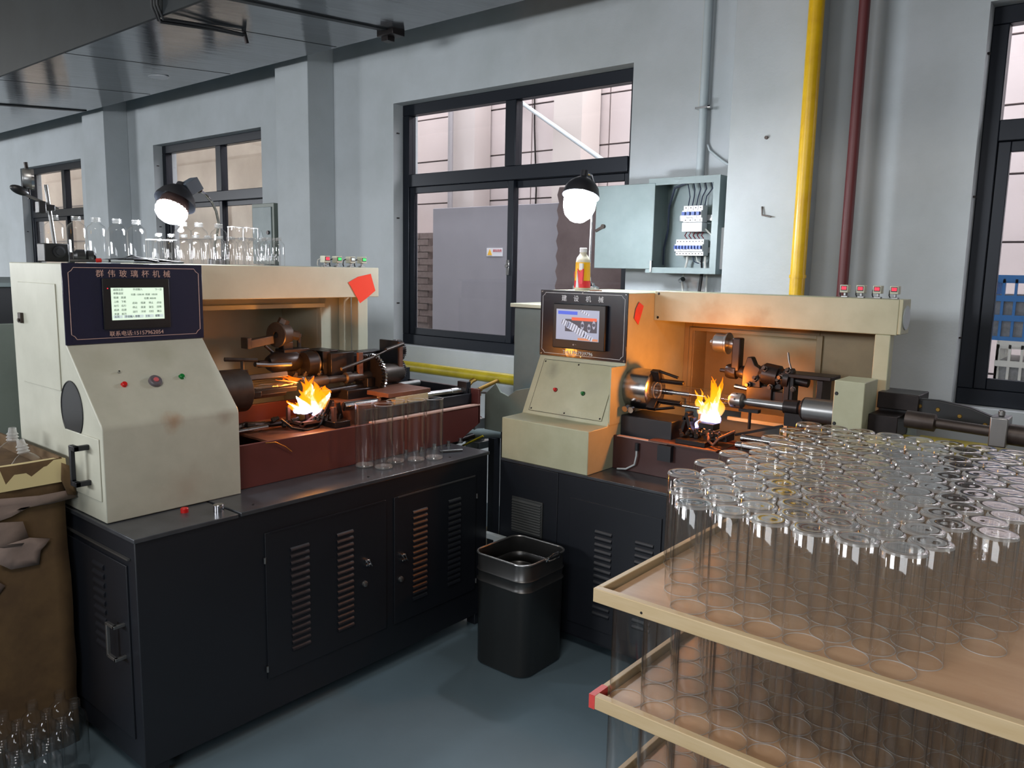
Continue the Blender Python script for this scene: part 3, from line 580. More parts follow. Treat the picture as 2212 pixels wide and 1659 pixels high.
# head chuck
AX, AZ = -2.80, 1.105
def P(y, dx=0, dz=0): return V((AX+dx, y, AZ+dz))
ck = part('chuck', B().lathe(P(1.50), (0, 1, 0), [(0, .075), (.05, .075), (.052, .088), (.08, .088), (.082, .085), (.222, .085), (.226, .080), (.227, .03), (.21, .028)], 40), M['iron'], lm)
for a in (70, 190, 310):
    c_, s_ = math.cos(math.radians(a)), math.sin(math.radians(a))
    part('jaw', B().box(-.012, 1.725, .030, .012, 1.76, .078).box(-.01, 1.75, .034, .01, 1.94, .056), M['iron'], ck, .002).matrix_world
for j, a in zip([o for o in ck.children if o.name.startswith('jaw')], (-20, 100, 220)):
    j.data.transform(Matrix.Translation(V((0, 0, 0)) ))
    me = j.data; R = Matrix.Rotation(math.radians(a), 4, 'Y')
    org = ORG[lm.name]
    me.transform(Matrix.Translation(org)); me.transform(R); me.transform(Matrix.Translation(V((AX, 0, AZ)))); me.transform(Matrix.Translation(-org))
part('chuck_key', B().cyl((-2.79, 1.72, 1.18), (-2.79, 1.72, 1.222), .007).cyl((-2.80, 1.65, 1.232), (-2.78, 1.78, 1.222), .008), M['iron'], lm)
part('air_arm', B().tube([(-2.78, 1.77, 1.205), (-2.79, 1.84, 1.196), (-2.80, 1.95, 1.190)], .010), M['dark'], lm)
part('work_tube', B().lathe(P(1.76), (0, 1, 0), [(0, .027), (.20, .027)], 28, False, False), M['glass'], lm)
# tailstock with sprocket, drum and geared motor
part('tail_shaft', B().lathe(P(2.03), (0, 1, 0), [(0, .014), (.06, .022), (.10, .022), (.105, .016), (.20, .016), (.205, .026), (.235, .026), (.24, .020), (.36, .020)], 24), M['iron'], lm)
part('tail_bar', B().cyl((-2.80, 2.08, 1.055), (-2.80, 2.36, 1.062), .014), M['dark'], lm)
sp = part('sprocket', B().gear(P(2.375), (0, 1, 0), .095, .012, 36), M['dark'], lm)
part('chain', B().gear(P(2.386), (0, 1, 0), .099, .010, 40, depth=.05), M['steel'], sp)
part('drum', B().lathe(P(2.39), (0, 1, 0), [(0, .046), (.15, .046), (.17, .040), (.178, .025)], 32), M['iron'], lm)
part('tailstock_body', B().box(-2.86, 2.20, 1.0, -2.74, 2.40, 1.06).box(-2.85, 2.33, 1.0, -2.76, 2.37, 1.10), M['dark'], lm, .004)
mp = part('motor_plate', B().box(-2.91, 2.53, 1.105, -2.775, 2.545, 1.255), M['blackpaint'], lm, .001)
part('edge_strip', B().box(-2.775, 2.526, 1.09, -2.765, 2.548, 1.25), M['rust'], mp)
for z in (1.205, 1.112):
    g = part('gear', B().gear((-2.83, 2.56, z), (0, 1, 0), .052, .025, 32, depth=.09), M['dark'], lm)
    part('hub', B().lathe((-2.83, 2.585, z), (0, 1, 0), [(0, .018), (.012, .016)], 16), M['iron'], g)
part('feed_arm', B().cyl((-2.72, 2.15, 1.160), (-2.735, 2.34, 1.196), .007).cyl((-2.735, 2.33, 1.194), (-2.75, 2.46, 1.228), .0045).cyl((-2.75, 2.43, 1.221), (-2.755, 2.54, 1.243), .009), M['iron'], lm)
part('copper_bracket', B().box(-2.80, 2.30, 1.09, -2.785, 2.325, 1.215), M['rust'], lm, .001)
# upper tool carriage
part('gear_case', B().box(-2.98, 2.19, 1.105, -2.84, 2.32, 1.215).box(-2.99, 2.16, 1.10, -2.86, 2.20, 1.225).box(-3.0, 2.20, 1.215, -2.88, 2.26, 1.225), M['dark'], lm, .003)
part('slide_block', B().box(-2.98, 2.33, 1.12, -2.86, 2.47, 1.195).box(-2.96, 2.32, 1.19, -2.88, 2.54, 1.205), M['dark'], lm, .003)
part('tool_barrel', B().lathe((-2.92, 1.92, 1.185), (0, 1, 0), [(-.045, .015), (0, .015), (.001, .028), (.03, .046), (.13, .046), (.15, .036), (.17, .046), (.23, .046), (.25, .03)], 28).lathe((-2.88, 2.07, 1.175), (0, 1, 0), [(0, .05), (.05, .052), (.055, .056), (.06, .05), (.08, .02)], 28), M['dark'], lm)
part('carriage_frame', B().box(-2.98, 2.0, 1.12, -2.9, 2.30, 1.19).box(-2.97, 1.99, 1.20, -2.9, 2.12, 1.24).box(-2.96, 2.0, 1.22, -2.92, 2.05, 1.27).cyl((-2.94, 1.92, 1.26), (-2.92, 1.98, 1.20), .006).box(-2.99, 2.10, 1.20, -2.92, 2.20, 1.215), M['dark'], lm, .003)
part('tool_disc', B().lathe((-2.95, 1.985, 1.30), (.25, -1, 0), [(-.055, .05), (0, .055), (.004, .052), (.0045, .014), (-.01, .013)], 36), M['iron'], lm)
part('tool_arm', B().box(-2.97, 1.835, 1.258, -2.93, 1.96, 1.292, Matrix.Rotation(.12, 3, 'X')).box(-2.975, 1.83, 1.25, -2.925, 1.85, 1.296), M['iron'], lm, .002)
part('hex_nut', B().lathe((-2.95, 2.01, 1.335), (.3, .4, 1), [(0, .024), (.035, .024)], 6).lathe((-2.93, 2.05, 1.30), (.6, 1, -.3), [(0, .02), (.03, .02)], 6), M['iron'], lm)
part('upright_bolt', B().lathe((-2.95, 2.10, 1.22), (0, 0, 1), [(0, .009), (.065, .009), (.066, .012), (.08, .012)], 12), M['iron'], lm)
for k in range(6):
    y = 1.98+k*.03; part('fitting', B().lathe((-2.87+.01*(k % 3), y, 1.118+.006*(k % 2)), (.5, .2, 1 if k % 2 else -.8), [(0, .011), (.012, .011), (.013, .007), (.022, .007)], 6), M['iron'], lm)
# burner
bn = part('burner_base', B().box(-2.80, 1.95, .934, -2.70, 2.08, .955).box(-2.68, 2.02, .934, -2.60, 2.10, .96), M['dark'], lm, .002)
part('burner_frame', B().box(-2.77, 1.90, .955, -2.755, 1.915, 1.02).box(-2.77, 1.99, .955, -2.755, 2.005, 1.0).box(-2.68, 1.90, .955, -2.665, 2.0, .967).box(-2.775, 1.90, .955, -2.665, 1.915, .967).box(-2.70, 2.06, .955, -2.68, 2.08, 1.03).box(-2.64, 2.03, .955, -2.62, 2.045, 1.02)
     .box(-2.71, 1.915, .967, -2.695, 2.06, .977, Matrix.Rotation(.45, 3, 'X')), M['rust'], lm, .0015)
for y, dx, tl in ((1.955, -.01, .35), (2.045, .02, -.4)):
    part('burner_nozzle', B().lathe((-2.73+dx, y, .965), (0, tl*-.6, 1), [(0, .016), (.028, .018), (.03, .022), (.042, .020), (.0425, .010), (.03, .009)], 20), M['brass'], lm)
part('gas_hose', B().tube([(-2.70, 1.83, .985), (-2.67, 1.86, .95), (-2.65, 1.92, .935), (-2.66, 1.98, .94), (-2.68, 2.03, .97), (-2.69, 2.06, 1.0)], .006), M['dark'], lm)
part('gas_hose', B().tube([(-2.72, 1.55, .95), (-2.74, 1.62, .965), (-2.75, 1.70, .975), (-2.76, 1.80, .96), (-2.76, 1.92, .955)], .012), M['dark'], lm)
for k in range(8):
    part('fitting', B().lathe((-2.76+.012*(k % 4), 1.62+.04*k, .955+.01*(k % 3)), (.3, 1, .4 if k % 2 else -.1), [(0, .012), (.014, .012), (.015, .008), (.03, .008)], 6), M['iron'], lm)
for k in range(10):
    part('fitting', B().lathe((-2.68+.012*(k % 3), 1.97+.014*k, .958+.008*(k % 4)), (.2, .3, 1), [(0, .009), (.012, .009), (.013, .005), (.026, .005)], 6), M['iron'], lm)
part('link_arm', B().box(-2.66, 2.02, .99, -2.65, 2.035, 1.05, Matrix.Rotation(-.5, 3, 'X')), M['dark'], lm)
part('link_arm', B().box(-2.66, 2.08, .96, -2.65, 2.095, 1.03, Matrix.Rotation(.25, 3, 'X')), M['dark'], lm)
part('link_arm', B().box(-2.74, 1.99, 1.0, -2.73, 2.12, 1.008, Matrix.Rotation(.3, 3, 'X')), M['dark'], lm)
part('loose_wire', B().tube([(-2.49, 1.62, .955), (-2.485, 1.66, .952), (-2.485, 1.70, .93), (-2.487, 1.73, .905)], .002, 6), M['brass'], lm)
# gas valve and clamp at the far end
vt = thing('gas_valve', 'small brass valve with blue handle on the pipe behind the left lathe', 'valve', (-2.96, 3.2, .8))
part('body', B().lathe((-2.96, 3.2, .80), (0, 0, 1), [(-.05, .012), (0, .012), (.001, .022), (.03, .022), (.031, .016), (.05, .024), (.07, .024), (.071, .010), (.10, .010)], 16), M['brass'], vt)
part('handle', B().lathe((-2.96, 3.2, .90), (0, 0, 1), [(0, .035), (.014, .038), (.02, .02)], 8), M['valveblue'], vt)
part('feed_pipe', B().tube([(-3.05, 2.86, .74), (-2.96, 3.2, .74), (-2.98, 3.34, .75)], .018), M['purple'], vt)
t = thing('air_cylinder', 'grey air cylinder with clamp block lying between the two lathes', 'cylinder', (-2.85, 3.2, .72))
part('barrel', B().cyl((-3.0, 3.02, .70), (-2.67, 3.18, .735), .028), M['boxgrey'], t)
part('rod', B().cyl((-2.90, 2.9, .66), (-2.78, 3.15, .73), .016), M['dark'], t)
part('clamp', B().box(-2.86, 3.10, .67, -2.80, 3.18, .80).box(-2.86, 3.09, .64, -2.77, 3.2, .68), M['ssteel'], t, .003)
part('support', B().box(-2.72, 3.12, 0, -2.68, 3.17, .71), M['blackpaint'], t)
part('hose', B().tube([(-2.74, 3.1, .72), (-2.84, 3.05, .66), (-2.88, 3.0, .55), (-2.89, 2.95, .40)], .006), M['yellowdull'], t)
st = tag(part('floor_rubble', B().sph((-2.95, 3.3, .02), .08, (1.4, 1.2, .3), 8, 6).sph((-3.05, 3.5, .02), .06, (1.4, 1.2, .4), 8, 6).box(-3.1, 3.2, 0, -2.95, 3.4, .012).sph((-2.8, 3.5, .02), .05, (1, 1, .4), 8, 6), M['debris'], ang=10), 'dusty broken scraps on the floor between the lathes', 'rubble', kind='stuff')
# red paper on the left beam
o = part('red_paper', B().prism([(2.296, 1.527), (2.35, 1.552), (2.425, 1.566), (2.43, 1.55), (2.452, 1.489), (2.40, 1.455), (2.361, 1.433)], 'X', -2.8485, -2.8465), M['paper'])
tag(o, 'bright orange-red paper diamond hanging on the left lathe beam', 'paper')
def sensor(x, y, z, ax, m, lab, grp, label):
    """small digital pressure sensor: body, screen, foot, cable"""
    t = thing('pressure_sensor', label, 'sensor', (x, y, z), grp)
    R = Matrix.Rotation(0 if ax == 'X' else -PI/2, 3, 'Z')
    def W(bb):
        if ax == 'X':
            for v in bb.b.verts: v.co = Matrix.Rotation(PI/2, 3, 'Z') @ v.co
        bmesh.ops.translate(bb.b, verts=bb.b.verts, vec=(x, y, z)); return bb
    part('body', W(B().box(-.015, -.018, .018, .015, .016, .048)), M['cream'], t, .002)
    part('display', W(B().box(-.011, -.0195, .026, .011, -.018, .044)), M['black'], t)
    b = B()
    for k in (-.008, -.002, .004): b.box(k, -.0202, .030, k+.0045, -.0195, .041)
    part('digits', W(b), m, t)
    part('foot', W(B().box(-.012, -.01, 0, .012, .012, .006).box(-.004, -.006, .006, .004, .006, .018)), M['ssteel'], t, .001)
    part('cable', W(B().tube([(-.014, .014, .035), (-.024, .018, .03), (-.026, .02, .012), (-.022, .02, .003)], .0025, 6)), M['wirewhite'] if lab else M['black'], t)
names = ['first from the left, red digits', 'second from the left, green digits', 'third from the left, dim digits', 'last one, nearest the red paper']
for k, y in enumerate((2.19, 2.255, 2.33, 2.395)):
    sensor(-2.875, y, 1.594, 'X', [M['led'], M['ledg'], M['scrbtn'], M['ledg']][k], k == 0, 'pressure sensors on the left lathe', 'small pressure sensor on the left lathe beam, '+names[k])
t = thing('bottle_top', 'small red bottle cap on the front edge of the left lathe table', 'bottle top', (-2.405, 1.258, ZT-.002))
part('cap', B().lathe((-2.405, 1.258, ZT-.002), (0, 0, 1), [(0, .0125), (.013, .0125), (.015, .011)], 24), M['red'], t)
t = thing('steel_lid', 'shiny short steel lid on the left lathe table beside the red cap', 'cup', (-2.335, 1.335, ZT-.002))  # short steel lid lying beside the red cap
part('lid_body', B().lathe((-2.335, 1.338, ZT-.002), (0, 0, 1), [(0, .017), (.022, .017), (.024, .0155)], 28), M['chrome'], t)

# flames: many thin overlapping tongues of fire, thickest and whitest in the middle
def flame(name, label, loc, tongues, m, core, cm):
    t = thing(name, label, 'flame', loc)
    def tongue(nm, p, r, h, lean, mm, ph):
        b = B(); pts = []; n = 9
        for k in range(n):
            u = k/(n-1); w_ = math.sin(u*4.5+ph)*.010*u
            pts.append((V(p)+V((lean[0]*h*u+w_, lean[1]*h*u+w_*1.3, h*u)), r*(math.sin(PI*min(1, u*.78+.22))**.8)*(1-.55*u)+.0006))
        rings = []
        for c, rr in pts: rings.append([b.b.verts.new(c+V((math.cos(2*PI*q/14), math.sin(2*PI*q/14), 0))*rr*(1+.16*math.sin(q*1.9+ph+c.z*60))) for q in range(14)])
        for a_ in range(n-1):
            for q in range(14): b.b.faces.new((rings[a_][q], rings[a_][(q+1) % 14], rings[a_+1][(q+1) % 14], rings[a_+1][q]))
        b.b.faces.new(rings[0][::-1]); b.b.faces.new(rings[-1])
        part(nm, b, mm, t, ang=180)
    for k, (p, r, h, l_) in enumerate(tongues): tongue('flame_tongue', p, r, h, l_, m, k*1.7)
    for k, (p, r, h, l_) in enumerate(core): tongue('flame_core', p, r, h, l_, cm, k*2.1)
    return t
rf = random.Random(3)
MFL = flame_mat('flame_orange', [(0, (255, 120, 20)), (.3, (255, 128, 16)), (.6, (255, 116, 10)), (.8, (255, 100, 6)), (1, (255, 84, 2))], .99, 1.18, 2.8)
MFC = flame_mat('flame_white', [(0, (205, 200, 255)), (.25, (240, 235, 255)), (.5, (255, 244, 214)), (.8, (255, 220, 140)), (1, (255, 190, 60))], .97, 1.14, 5.5)
tg = []
for k in range(34):
    y = 1.99+rf.gauss(0, .036); z = 1.0+abs(rf.gauss(0, .030)); s = 1-min(.7, abs(y-1.99)/.11)
    tg.append(((-2.72+rf.gauss(0, .012), y, z), rf.uniform(.014, .028), rf.uniform(.035, .075)*s+.02, (rf.uniform(-.15, .15), (y-1.99)*6+rf.uniform(-.3, .3))))
for k in range(6): tg.append(((-2.75, 1.93+.006*k, 1.118+.003*k), .010, .022, (0, -3.4+rf.uniform(-.3, .3))))
cr_ = [((-2.72, 1.955, .992), .033, .075, (0, -.25)), ((-2.72, 1.995, .995), .032, .095, (0, .1)), ((-2.72, 2.035, .995), .022, .075, (0, .5)), ((-2.72, 1.93, .995), .022, .05, (0, -.7)), ((-2.71, 2.0, .98), .016, .07, (0, .9)), ((-2.73, 1.985, 1.04), .026, .075, (0, 0)), ((-2.75, 1.945, 1.118), .007, .016, (0, -4.0))]
flame('burner_flame', 'bright yellow-white flame at the left lathe burner', (-2.72, 1.99, 1.0), tg, MFL, cr_, MFC)
MFR = flame_mat('flame_yellow', [(0, (225, 190, 255)), (.2, (255, 190, 120)), (.4, (255, 165, 30)), (.7, (255, 140, 14)), (1, (255, 96, 4))], .99, 1.21, 2.0)
MRC = flame_mat('flame_violet', [(0, (190, 185, 255)), (.2, (228, 215, 255)), (.45, (255, 240, 205)), (.8, (255, 214, 90)), (1, (255, 180, 40))], .99, 1.16, 3.6)
tg = []
for k in range(14): tg.append(((-1.41+rf.gauss(0, .022), 2.98+rf.gauss(0, .008), 1.03+rf.uniform(-.005, .02)), rf.uniform(.012, .02), rf.uniform(.05, .085), (rf.uniform(-.3, .3), 0)))
for k in range(9): tg.append(((-1.382+rf.gauss(0, .006), 2.98, 1.04+rf.uniform(0, .035)), rf.uniform(.009, .016), rf.uniform(.09, .135), (rf.uniform(-.12, .12), 0)))
for k in range(4): tg.append(((-1.45+rf.gauss(0, .006), 2.98, 1.045), rf.uniform(.008, .013), rf.uniform(.06, .085), (rf.uniform(-.2, .1), 0)))
cr_ = [((-1.425+.013*k, 2.98, .998), .021, .085, (0, 0)) for k in range(5)] + [((-1.385, 2.98, 1.02), .020, .13, (.05, 0)), ((-1.44, 2.98, 1.03), .014, .055, (0, 0)), ((-1.445, 2.95, .965), .008, .045, (.3, 0))]
flame('burner_flame', 'tall yellow flame with violet-white foot at the right lathe burner', (-1.42, 2.98, 1.0), tg, MFR, cr_, MRC)

# ================================================================== THINGS ON THE LEFT LATHE
ZL = 1.594
def bottle_mesh(name, label, grp, r, h, neck=True, nm='rim'):
    t = thing(name, label, 'bottle' if neck else 'glass tube', (0, 0, 0), grp)
    if neck:
        pr_ = [(.0, r*.9), (.003, r), (h*.72, r), (h*.80, r*.86), (h*.86, r*.5), (h*.885, r*.42), (h, r*.42)]
        part('body', B().lathe((0, 0, 0), (0, 0, 1), pr_, 28, True, False), M['glass'], t)
        b = B()
        for k in range(3): b.lathe((0, 0, h*(.90+.035*k)), (0, 0, 1), [(0, r*.43), (h*.01, r*.50), (h*.02, r*.43)], 20, False, False)
        part('screw_neck', b, M[nm], t)
    else:
        part('body', B().lathe((0, 0, 0), (0, 0, 1), [(0, r*.9), (.003, r), (h, r)], 28, True, False), M['glass'], t)
        part('rim', B().lathe((0, 0, h-.003), (0, 0, 1), [(0, r+.0006), (.003, r+.0006), (.003, r-.001)], 28, False, False), M['rim'], t)
    return t
G1 = 'tall clear bottles at the left end of the left lathe top'
bt = bottle_mesh('glass_bottle', None, G1, .0335, .163)
lab = ['tall clear glass bottle behind the magnetic stand, leftmost of the tall bottles', 'tall clear bottle behind the black plug, second in the row', 'tall clear bottle above the red-tipped cable, middle of the row', 'tall clear bottle, fourth of the row left of the lamp', 'tall clear bottle, last of the row left of the lamp']
for k, y in enumerate((1.165, 1.238, 1.310, 1.385, 1.457)):
    if k == 0: bt.location = (-3.06, y, ZL); bt['label'] = lab[0]
    else: copy_tree(bt, (-3.06+random.uniform(-.006, .006), y, ZL), lab[k])
lab = ['clear glass bottle below the lit bulb of the left lamp', 'clear glass bottle just right of the one below the left bulb', 'clear glass bottle just left of the gooseneck lamp stem']
for k, y in enumerate((1.60, 1.667, 1.752)):
    copy_tree(bt, (-2.985, y, ZL), lab[k], 'taller bottles beneath the left lamp')
sb = bottle_mesh('glass_vial', 'small clear shouldered glass in the crowd behind the left lamp', 'small glasses on the left lathe top', .023, .118)
first = True
for r_ in range(2):
    for k in range(10):
        y = 1.54+.052*k+.02*(r_ % 2); x = -3.055-.052*r_
        if first: sb.location = (x, y, ZL); first = False
        else: copy_tree(sb, (x+random.uniform(-.002, .002), y, ZL))
cup = bottle_mesh('glass_cup', 'short open clear glass between the tall bottles and the left lamp', 'short glasses on the left lathe top', .024, .092, False)
for k, (x, y) in enumerate(((-2.98, 1.485), (-2.97, 1.54), (-3.03, 1.50), (-3.035, 1.553))):
    if k == 0: cup.location = (x, y, ZL)
    else: copy_tree(cup, (x, y, ZL))
tb = bottle_mesh('glass_tube', 'tall open clear glass tube right of the gooseneck lamp stem', 'open tubes on the left lathe top', .033, .155, False)
tb.location = (-2.98, 1.825, ZL); copy_tree(tb, (-2.985, 1.895, ZL), 'tall open clear glass tube, rightmost of the two beside the small glasses')
sb2 = bottle_mesh('glass_vial', 'small clear shouldered glass at the right end of the crowd on the left lathe', 'small glasses at the right end of the left lathe top', .023, .118)
for k, (x, y) in enumerate(((-2.98, 1.955), (-2.98, 2.008), (-2.93, 1.945), (-2.93, 1.995), (-2.93, 1.775+.01))):
    if k == 0: sb2.location = (x, y, ZL)
    elif k < 4: copy_tree(sb2, (x, y, ZL))
# gooseneck lamp with big bulb
t = thing('gooseneck_lamp', 'lit gooseneck work lamp with tilted bulb over the bottles, left lathe', 'lamp', (-3.09, 1.755, ZL))
BC = V((-2.95, 1.543, 1.800)); bd = V((.15, -.42, -.75)).normalized()
part('base', B().lathe((-3.20, 1.86, ZL+.001), (0, 0, 1), [(0, .035), (.02, .035), (.024, .03)], 24), M['chrome'], t)
part('gooseneck', B().tube([(-3.20, 1.86, ZL+.02), (-3.17, 1.84, 1.68), (-3.08, 1.81, 1.76), (-3.03, 1.77, 1.81), (-2.99, 1.73, 1.84), (-2.97, 1.69, 1.868), (-2.96, 1.655, 1.885)], .0055), M['chrome'], t)
part('swivel', B().cyl((-2.96, 1.665, 1.88), (-2.955, 1.63, 1.893), .013), M['dark'], t)
RB = V((0, 0, 1)).rotation_difference(-bd).to_matrix()
part('socket_box', B().box(-2.985, 1.597, 1.865, -2.93, 1.655, 1.915, Matrix.Rotation(.55, 3, 'X')), mat('lamp_box', (74, 84, 96), .5), t, .002)
part('shade', B().lathe(BC-bd*.028, -bd, [(0, .076), (.012, .074), (.035, .063), (.055, .045), (.07, .022), (.085, .020), (.09, .0)], 36, False, True), M['blackpaint'], t)
b = B().lathe(BC-bd*.005, -bd, [(0, .056), (.03, .052), (.055, .036), (.06, .02)], 32)
for k in range(24):
    a = 2*PI*k/24; q = RB @ V((math.cos(a), math.sin(a), 0)); b.tube([BC-bd*.0+q*.058, BC-bd*.05+q*.042], .0022, 4)
part('heat_sink', b, M['heatsink'], t)
part('bulb', B().lathe(BC-bd*.0, bd, [(0, .057), (.012, .059), (.028, .054), (.042, .042), (.052, .024), (.056, .004)], 32), M['bulb'], t)
# dial stand
t = thing('magnetic_stand', 'black magnetic base stand with dial gauge at the left end of the left lathe', 'gauge stand', (-2.98, 1.12, ZL))
part('magnet_base', B().box(-3.02, 1.090, ZL, -2.955, 1.168, ZL+.062), M['black'], t, .003)
part('dial_switch', B().lathe((-2.955, 1.135, ZL+.034), (1, 0, 0), [(0, .02), (.006, .02), (.007, .012), (.012, .012)], 20), M['blackpaint'], t)
part('post', B().cyl((-2.985, 1.135, ZL+.06), (-2.985, 1.118, 1.852), .0065), M['ssteel'], t)
part('cross_rod', B().cyl((-2.965, 1.145, 1.772), (-2.975, 1.03, 1.822), .005), M['ssteel'], t)
part('clamp', B().box(-2.99, 1.082, 1.755, -2.955, 1.105, 1.795).box(-2.99, 1.10, 1.765, -2.96, 1.135, 1.785), M['black'], t, .003)
part('grip', B().sph((-2.975, 1.033, 1.826), .016, (1, 1.9, .9), 14, 10, Matrix.Rotation(-.35, 3, 'X')), M['black'], t)
g = part('dial_gauge', B().lathe((-2.985, 1.062, 1.865), (.35, 1, 0), [(-.014, .03), (-.008, .034), (.012, .034), (.016, .031)], 28), M['ssteel'], t)
part('bezel', B().lathe((-2.985, 1.062, 1.865), (.35, 1, 0), [(.012, .035), (.02, .035), (.02, .029)], 28, False, False), M['chrome'], g)
part('stem', B().cyl((-2.985, 1.062, 1.90), (-2.985, 1.060, 1.92), .006).cyl((-2.982, 1.064, 1.835), (-2.98, 1.063, 1.80), .004), M['dark'], g)
t = thing('cable_connector', 'black round cable plug lying beside the magnetic stand', 'plug', (-2.93, 1.2, ZL))
part('plug', B().lathe((-2.94, 1.175, ZL+.022), (.25, 1, 0), [(0, .012), (.01, .022), (.035, .022), (.04, .015), (.045, .020), (.062, .019)], 20), M['black'], t)
part('ring', B().lathe((-2.925, 1.232, ZL+.018), (.8, .6, 0), [(0, .018), (.008, .018), (.0085, .008), (.0, .008)], 20), M['blackpaint'], t)
t = thing('test_leads', 'tangle of black leads with a red-tipped screwdriver on the console edge', 'cables', (-2.75, 1.25, ZL))
part('red_tip', B().cyl((-2.74, 1.165, ZL+.007), (-2.735, 1.180, ZL+.008), .007, n=12), M['red'], t)
part('shaft', B().cyl((-2.735, 1.18, ZL+.007), (-2.72, 1.28, ZL+.006), .004, n=10), M['pvc'], t)
for k, pts in enumerate(([(-2.78, 1.10, ZL+.005), (-2.75, 1.17, ZL+.006), (-2.74, 1.24, ZL+.012), (-2.76, 1.30, ZL+.018), (-2.75, 1.36, ZL+.014), (-2.72, 1.42, ZL+.006), (-2.75, 1.47, ZL+.005)], [(-2.76, 1.24, ZL+.006), (-2.78, 1.30, ZL+.025), (-2.77, 1.34, ZL+.012), (-2.74, 1.38, ZL+.008), (-2.75, 1.44, ZL+.006)], [(-2.73, 1.20, ZL+.006), (-2.745, 1.27, ZL+.012), (-2.73, 1.33, ZL+.012), (-2.73, 1.37, ZL+.006)])):
    part('lead', B().tube(pts, .0045, 8), M['black'], t)
o = part('flat_lid', B().box(-2.77, 1.30, ZL, -2.70, 1.44, ZL+.004), M['black'], None, .001); tag(o, 'thin flat black sheet on top edge of the left console', 'sheet')

# glass tubes standing on the table in front of the bed
tall = thing('glass_tube', 'clear open glass tube on the left lathe table, leftmost of five', 'glass tube', (0, 0, 0), 'finished tubes on the left lathe table')
part('body', B().lathe((0, 0, .004), (0, 0, 1), [(0, .034), (.003, .0375), (.255, .0375), (.255, .0362)], 36, False, False), M['tube'], tall)
part('inner_wall', B().lathe((0, 0, .010), (0, 0, 1), [(0, .0352), (.248, .0352)], 36, False, False), M['tube'], tall)
part('bottom', B().lathe((0, 0, 0), (0, 0, 1), [(0, .030), (.002, .035), (.006, .036), (.010, .034), (.008, .012), (.007, .001)], 36), M['rim'], tall)
part('rim', B().lathe((0, 0, .257), (0, 0, 1), [(0, .0378), (.003, .0378), (.003, .036)], 36, False, False), M['rim'], tall)
tall.location = (-2.452, 2.050, ZT)
for (x, y), l in zip(((-2.375, 2.085), (-2.415, 2.215-.03), (-2.375, 2.262), (-2.345, 2.340)), ('nearest the table edge, second from the left', 'third from the left, set back', 'fourth from the left', 'rightmost of five')):
    copy_tree(tall, (x, y, ZT), 'open glass tube on the left lathe table, '+l)
# ================================================================== RIGHT GLASS LATHE
ZB = .764; YF = 2.659; XL = -2.24; XR = -1.777; XE = .35
rm = thing('glass_lathe', 'right glass lathe with black sign board, stained cream console and tall flame', 'machine', (-1.2, 3.0, 0))
b = B().box(XL, YF, .05, XE, 3.45, ZB-.012)
for x in (XL+.02, -1.0, XE-.08):
    for y in (YF+.02, 3.38): b.box(x, y, 0, x+.05, y+.05, .05)
part('base_cabinet', b, M['navy'], rm, .003)
part('table_top', B().box(XL, YF-.004, ZB-.012, XE, 3.45, ZB), M['tabletop'], rm, .002)
part('front_panel', B().box(XL+.002, YF-.004, .06, -1.921, YF, ZB-.014), M['navy'], rm, .001)
part('front_panel', B().box(-1.917, YF-.004, .06, -1.0, YF, ZB-.014), M['navy'], rm, .001)
gr = part('vent_grille', B().box(-2.165, YF-.012, .445, -1.995, YF-.004, .605), mat('grille_grey', (58, 60, 60), .5), rm, .002)
s0 = None
for k in range(12):
    z = .458+k*.0118
    if s0 is None: s0 = part('slat', B().prism([(YF-.02, z), (YF-.012, z+.007), (YF-.012, z)], 'X', -2.16, -2.0), mat('slat_grey', (66, 68, 68), .45), gr)
    else: again(s0, gr, (0, 0, k*.0118))
d = part('cabinet_door', B().box(-1.85, YF-.010, .12, -1.42, YF-.004, .66), M['navy'], rm, .001)
louvers(d, 'Y', -1.72, -1.64, .2, .55, 14, YF-.010, 'louv'); louvers(d, 'Y', -1.53, -1.45, .2, .55, 14, YF-.010, 'louv')
prof = [(YF, ZB), (YF, .948), (2.80, .950), (2.928, 1.212), (2.928, 1.508), (3.50, 1.508), (3.50, ZB)]
part('console_housing', B().prism(prof, 'X', XL, XR), M['creamR'], rm, .003)
part('chuck_guard', B().box(XR-.004, 2.81, .955, XR+.003, 2.93, 1.20), M['creamR'], rm)
pd = V((0, .128, .262)).normalized(); pn_ = V((0, -pd.z, pd.y))
def sl(u, x, off=0):   # u along the slope from its foot
    return V((x, 2.80, .950)) + pd*u + pn_*off
fp = B()
q = [sl(.018, -2.205, .003), sl(.018, -1.812, .003), sl(.268, -1.812, .003), sl(.268, -2.205, .003)]
q2 = [p - pn_*.003 for p in q]
A = [fp.b.verts.new(p) for p in q]; C = [fp.b.verts.new(p) for p in q2]
fp.b.faces.new(A); fp.b.faces.new(C[::-1])
for k in range(4): fp.b.faces.new((A[k], C[k], C[(k+1) % 4], A[(k+1) % 4]))
cp_ = part('control_plate', fp, M['creamR'], rm, .001)
part('plate_seam', B().tube([p+pn_*.0003 for p in q]+[q[0]], .0011, 4), M['black'], cp_)
for u in (.028, .258):
    for x in (-2.195, -2.01, -1.823): part('screw', B().lathe(sl(u, x, .003), pn_, [(0, .0045), (.002, .003)], 8), M['dark'], cp_)
button(rm, sl(.128, -2.092, .003), pn_, .007, M['red']); button(rm, sl(.128, -1.942, .003), pn_, .007, M['green'])
sg = part('sign_board', B().box(XL-.001, 2.922, 1.210, XR+.002, 2.928, 1.51), M['signR'], rm, .001)
part('border_line', B().tube(border(XL+.012, XR-.012, 1.222, 1.498, .016, lambda a, q: (a, 2.9215, q)), .0011, 4), M['white'], sg)
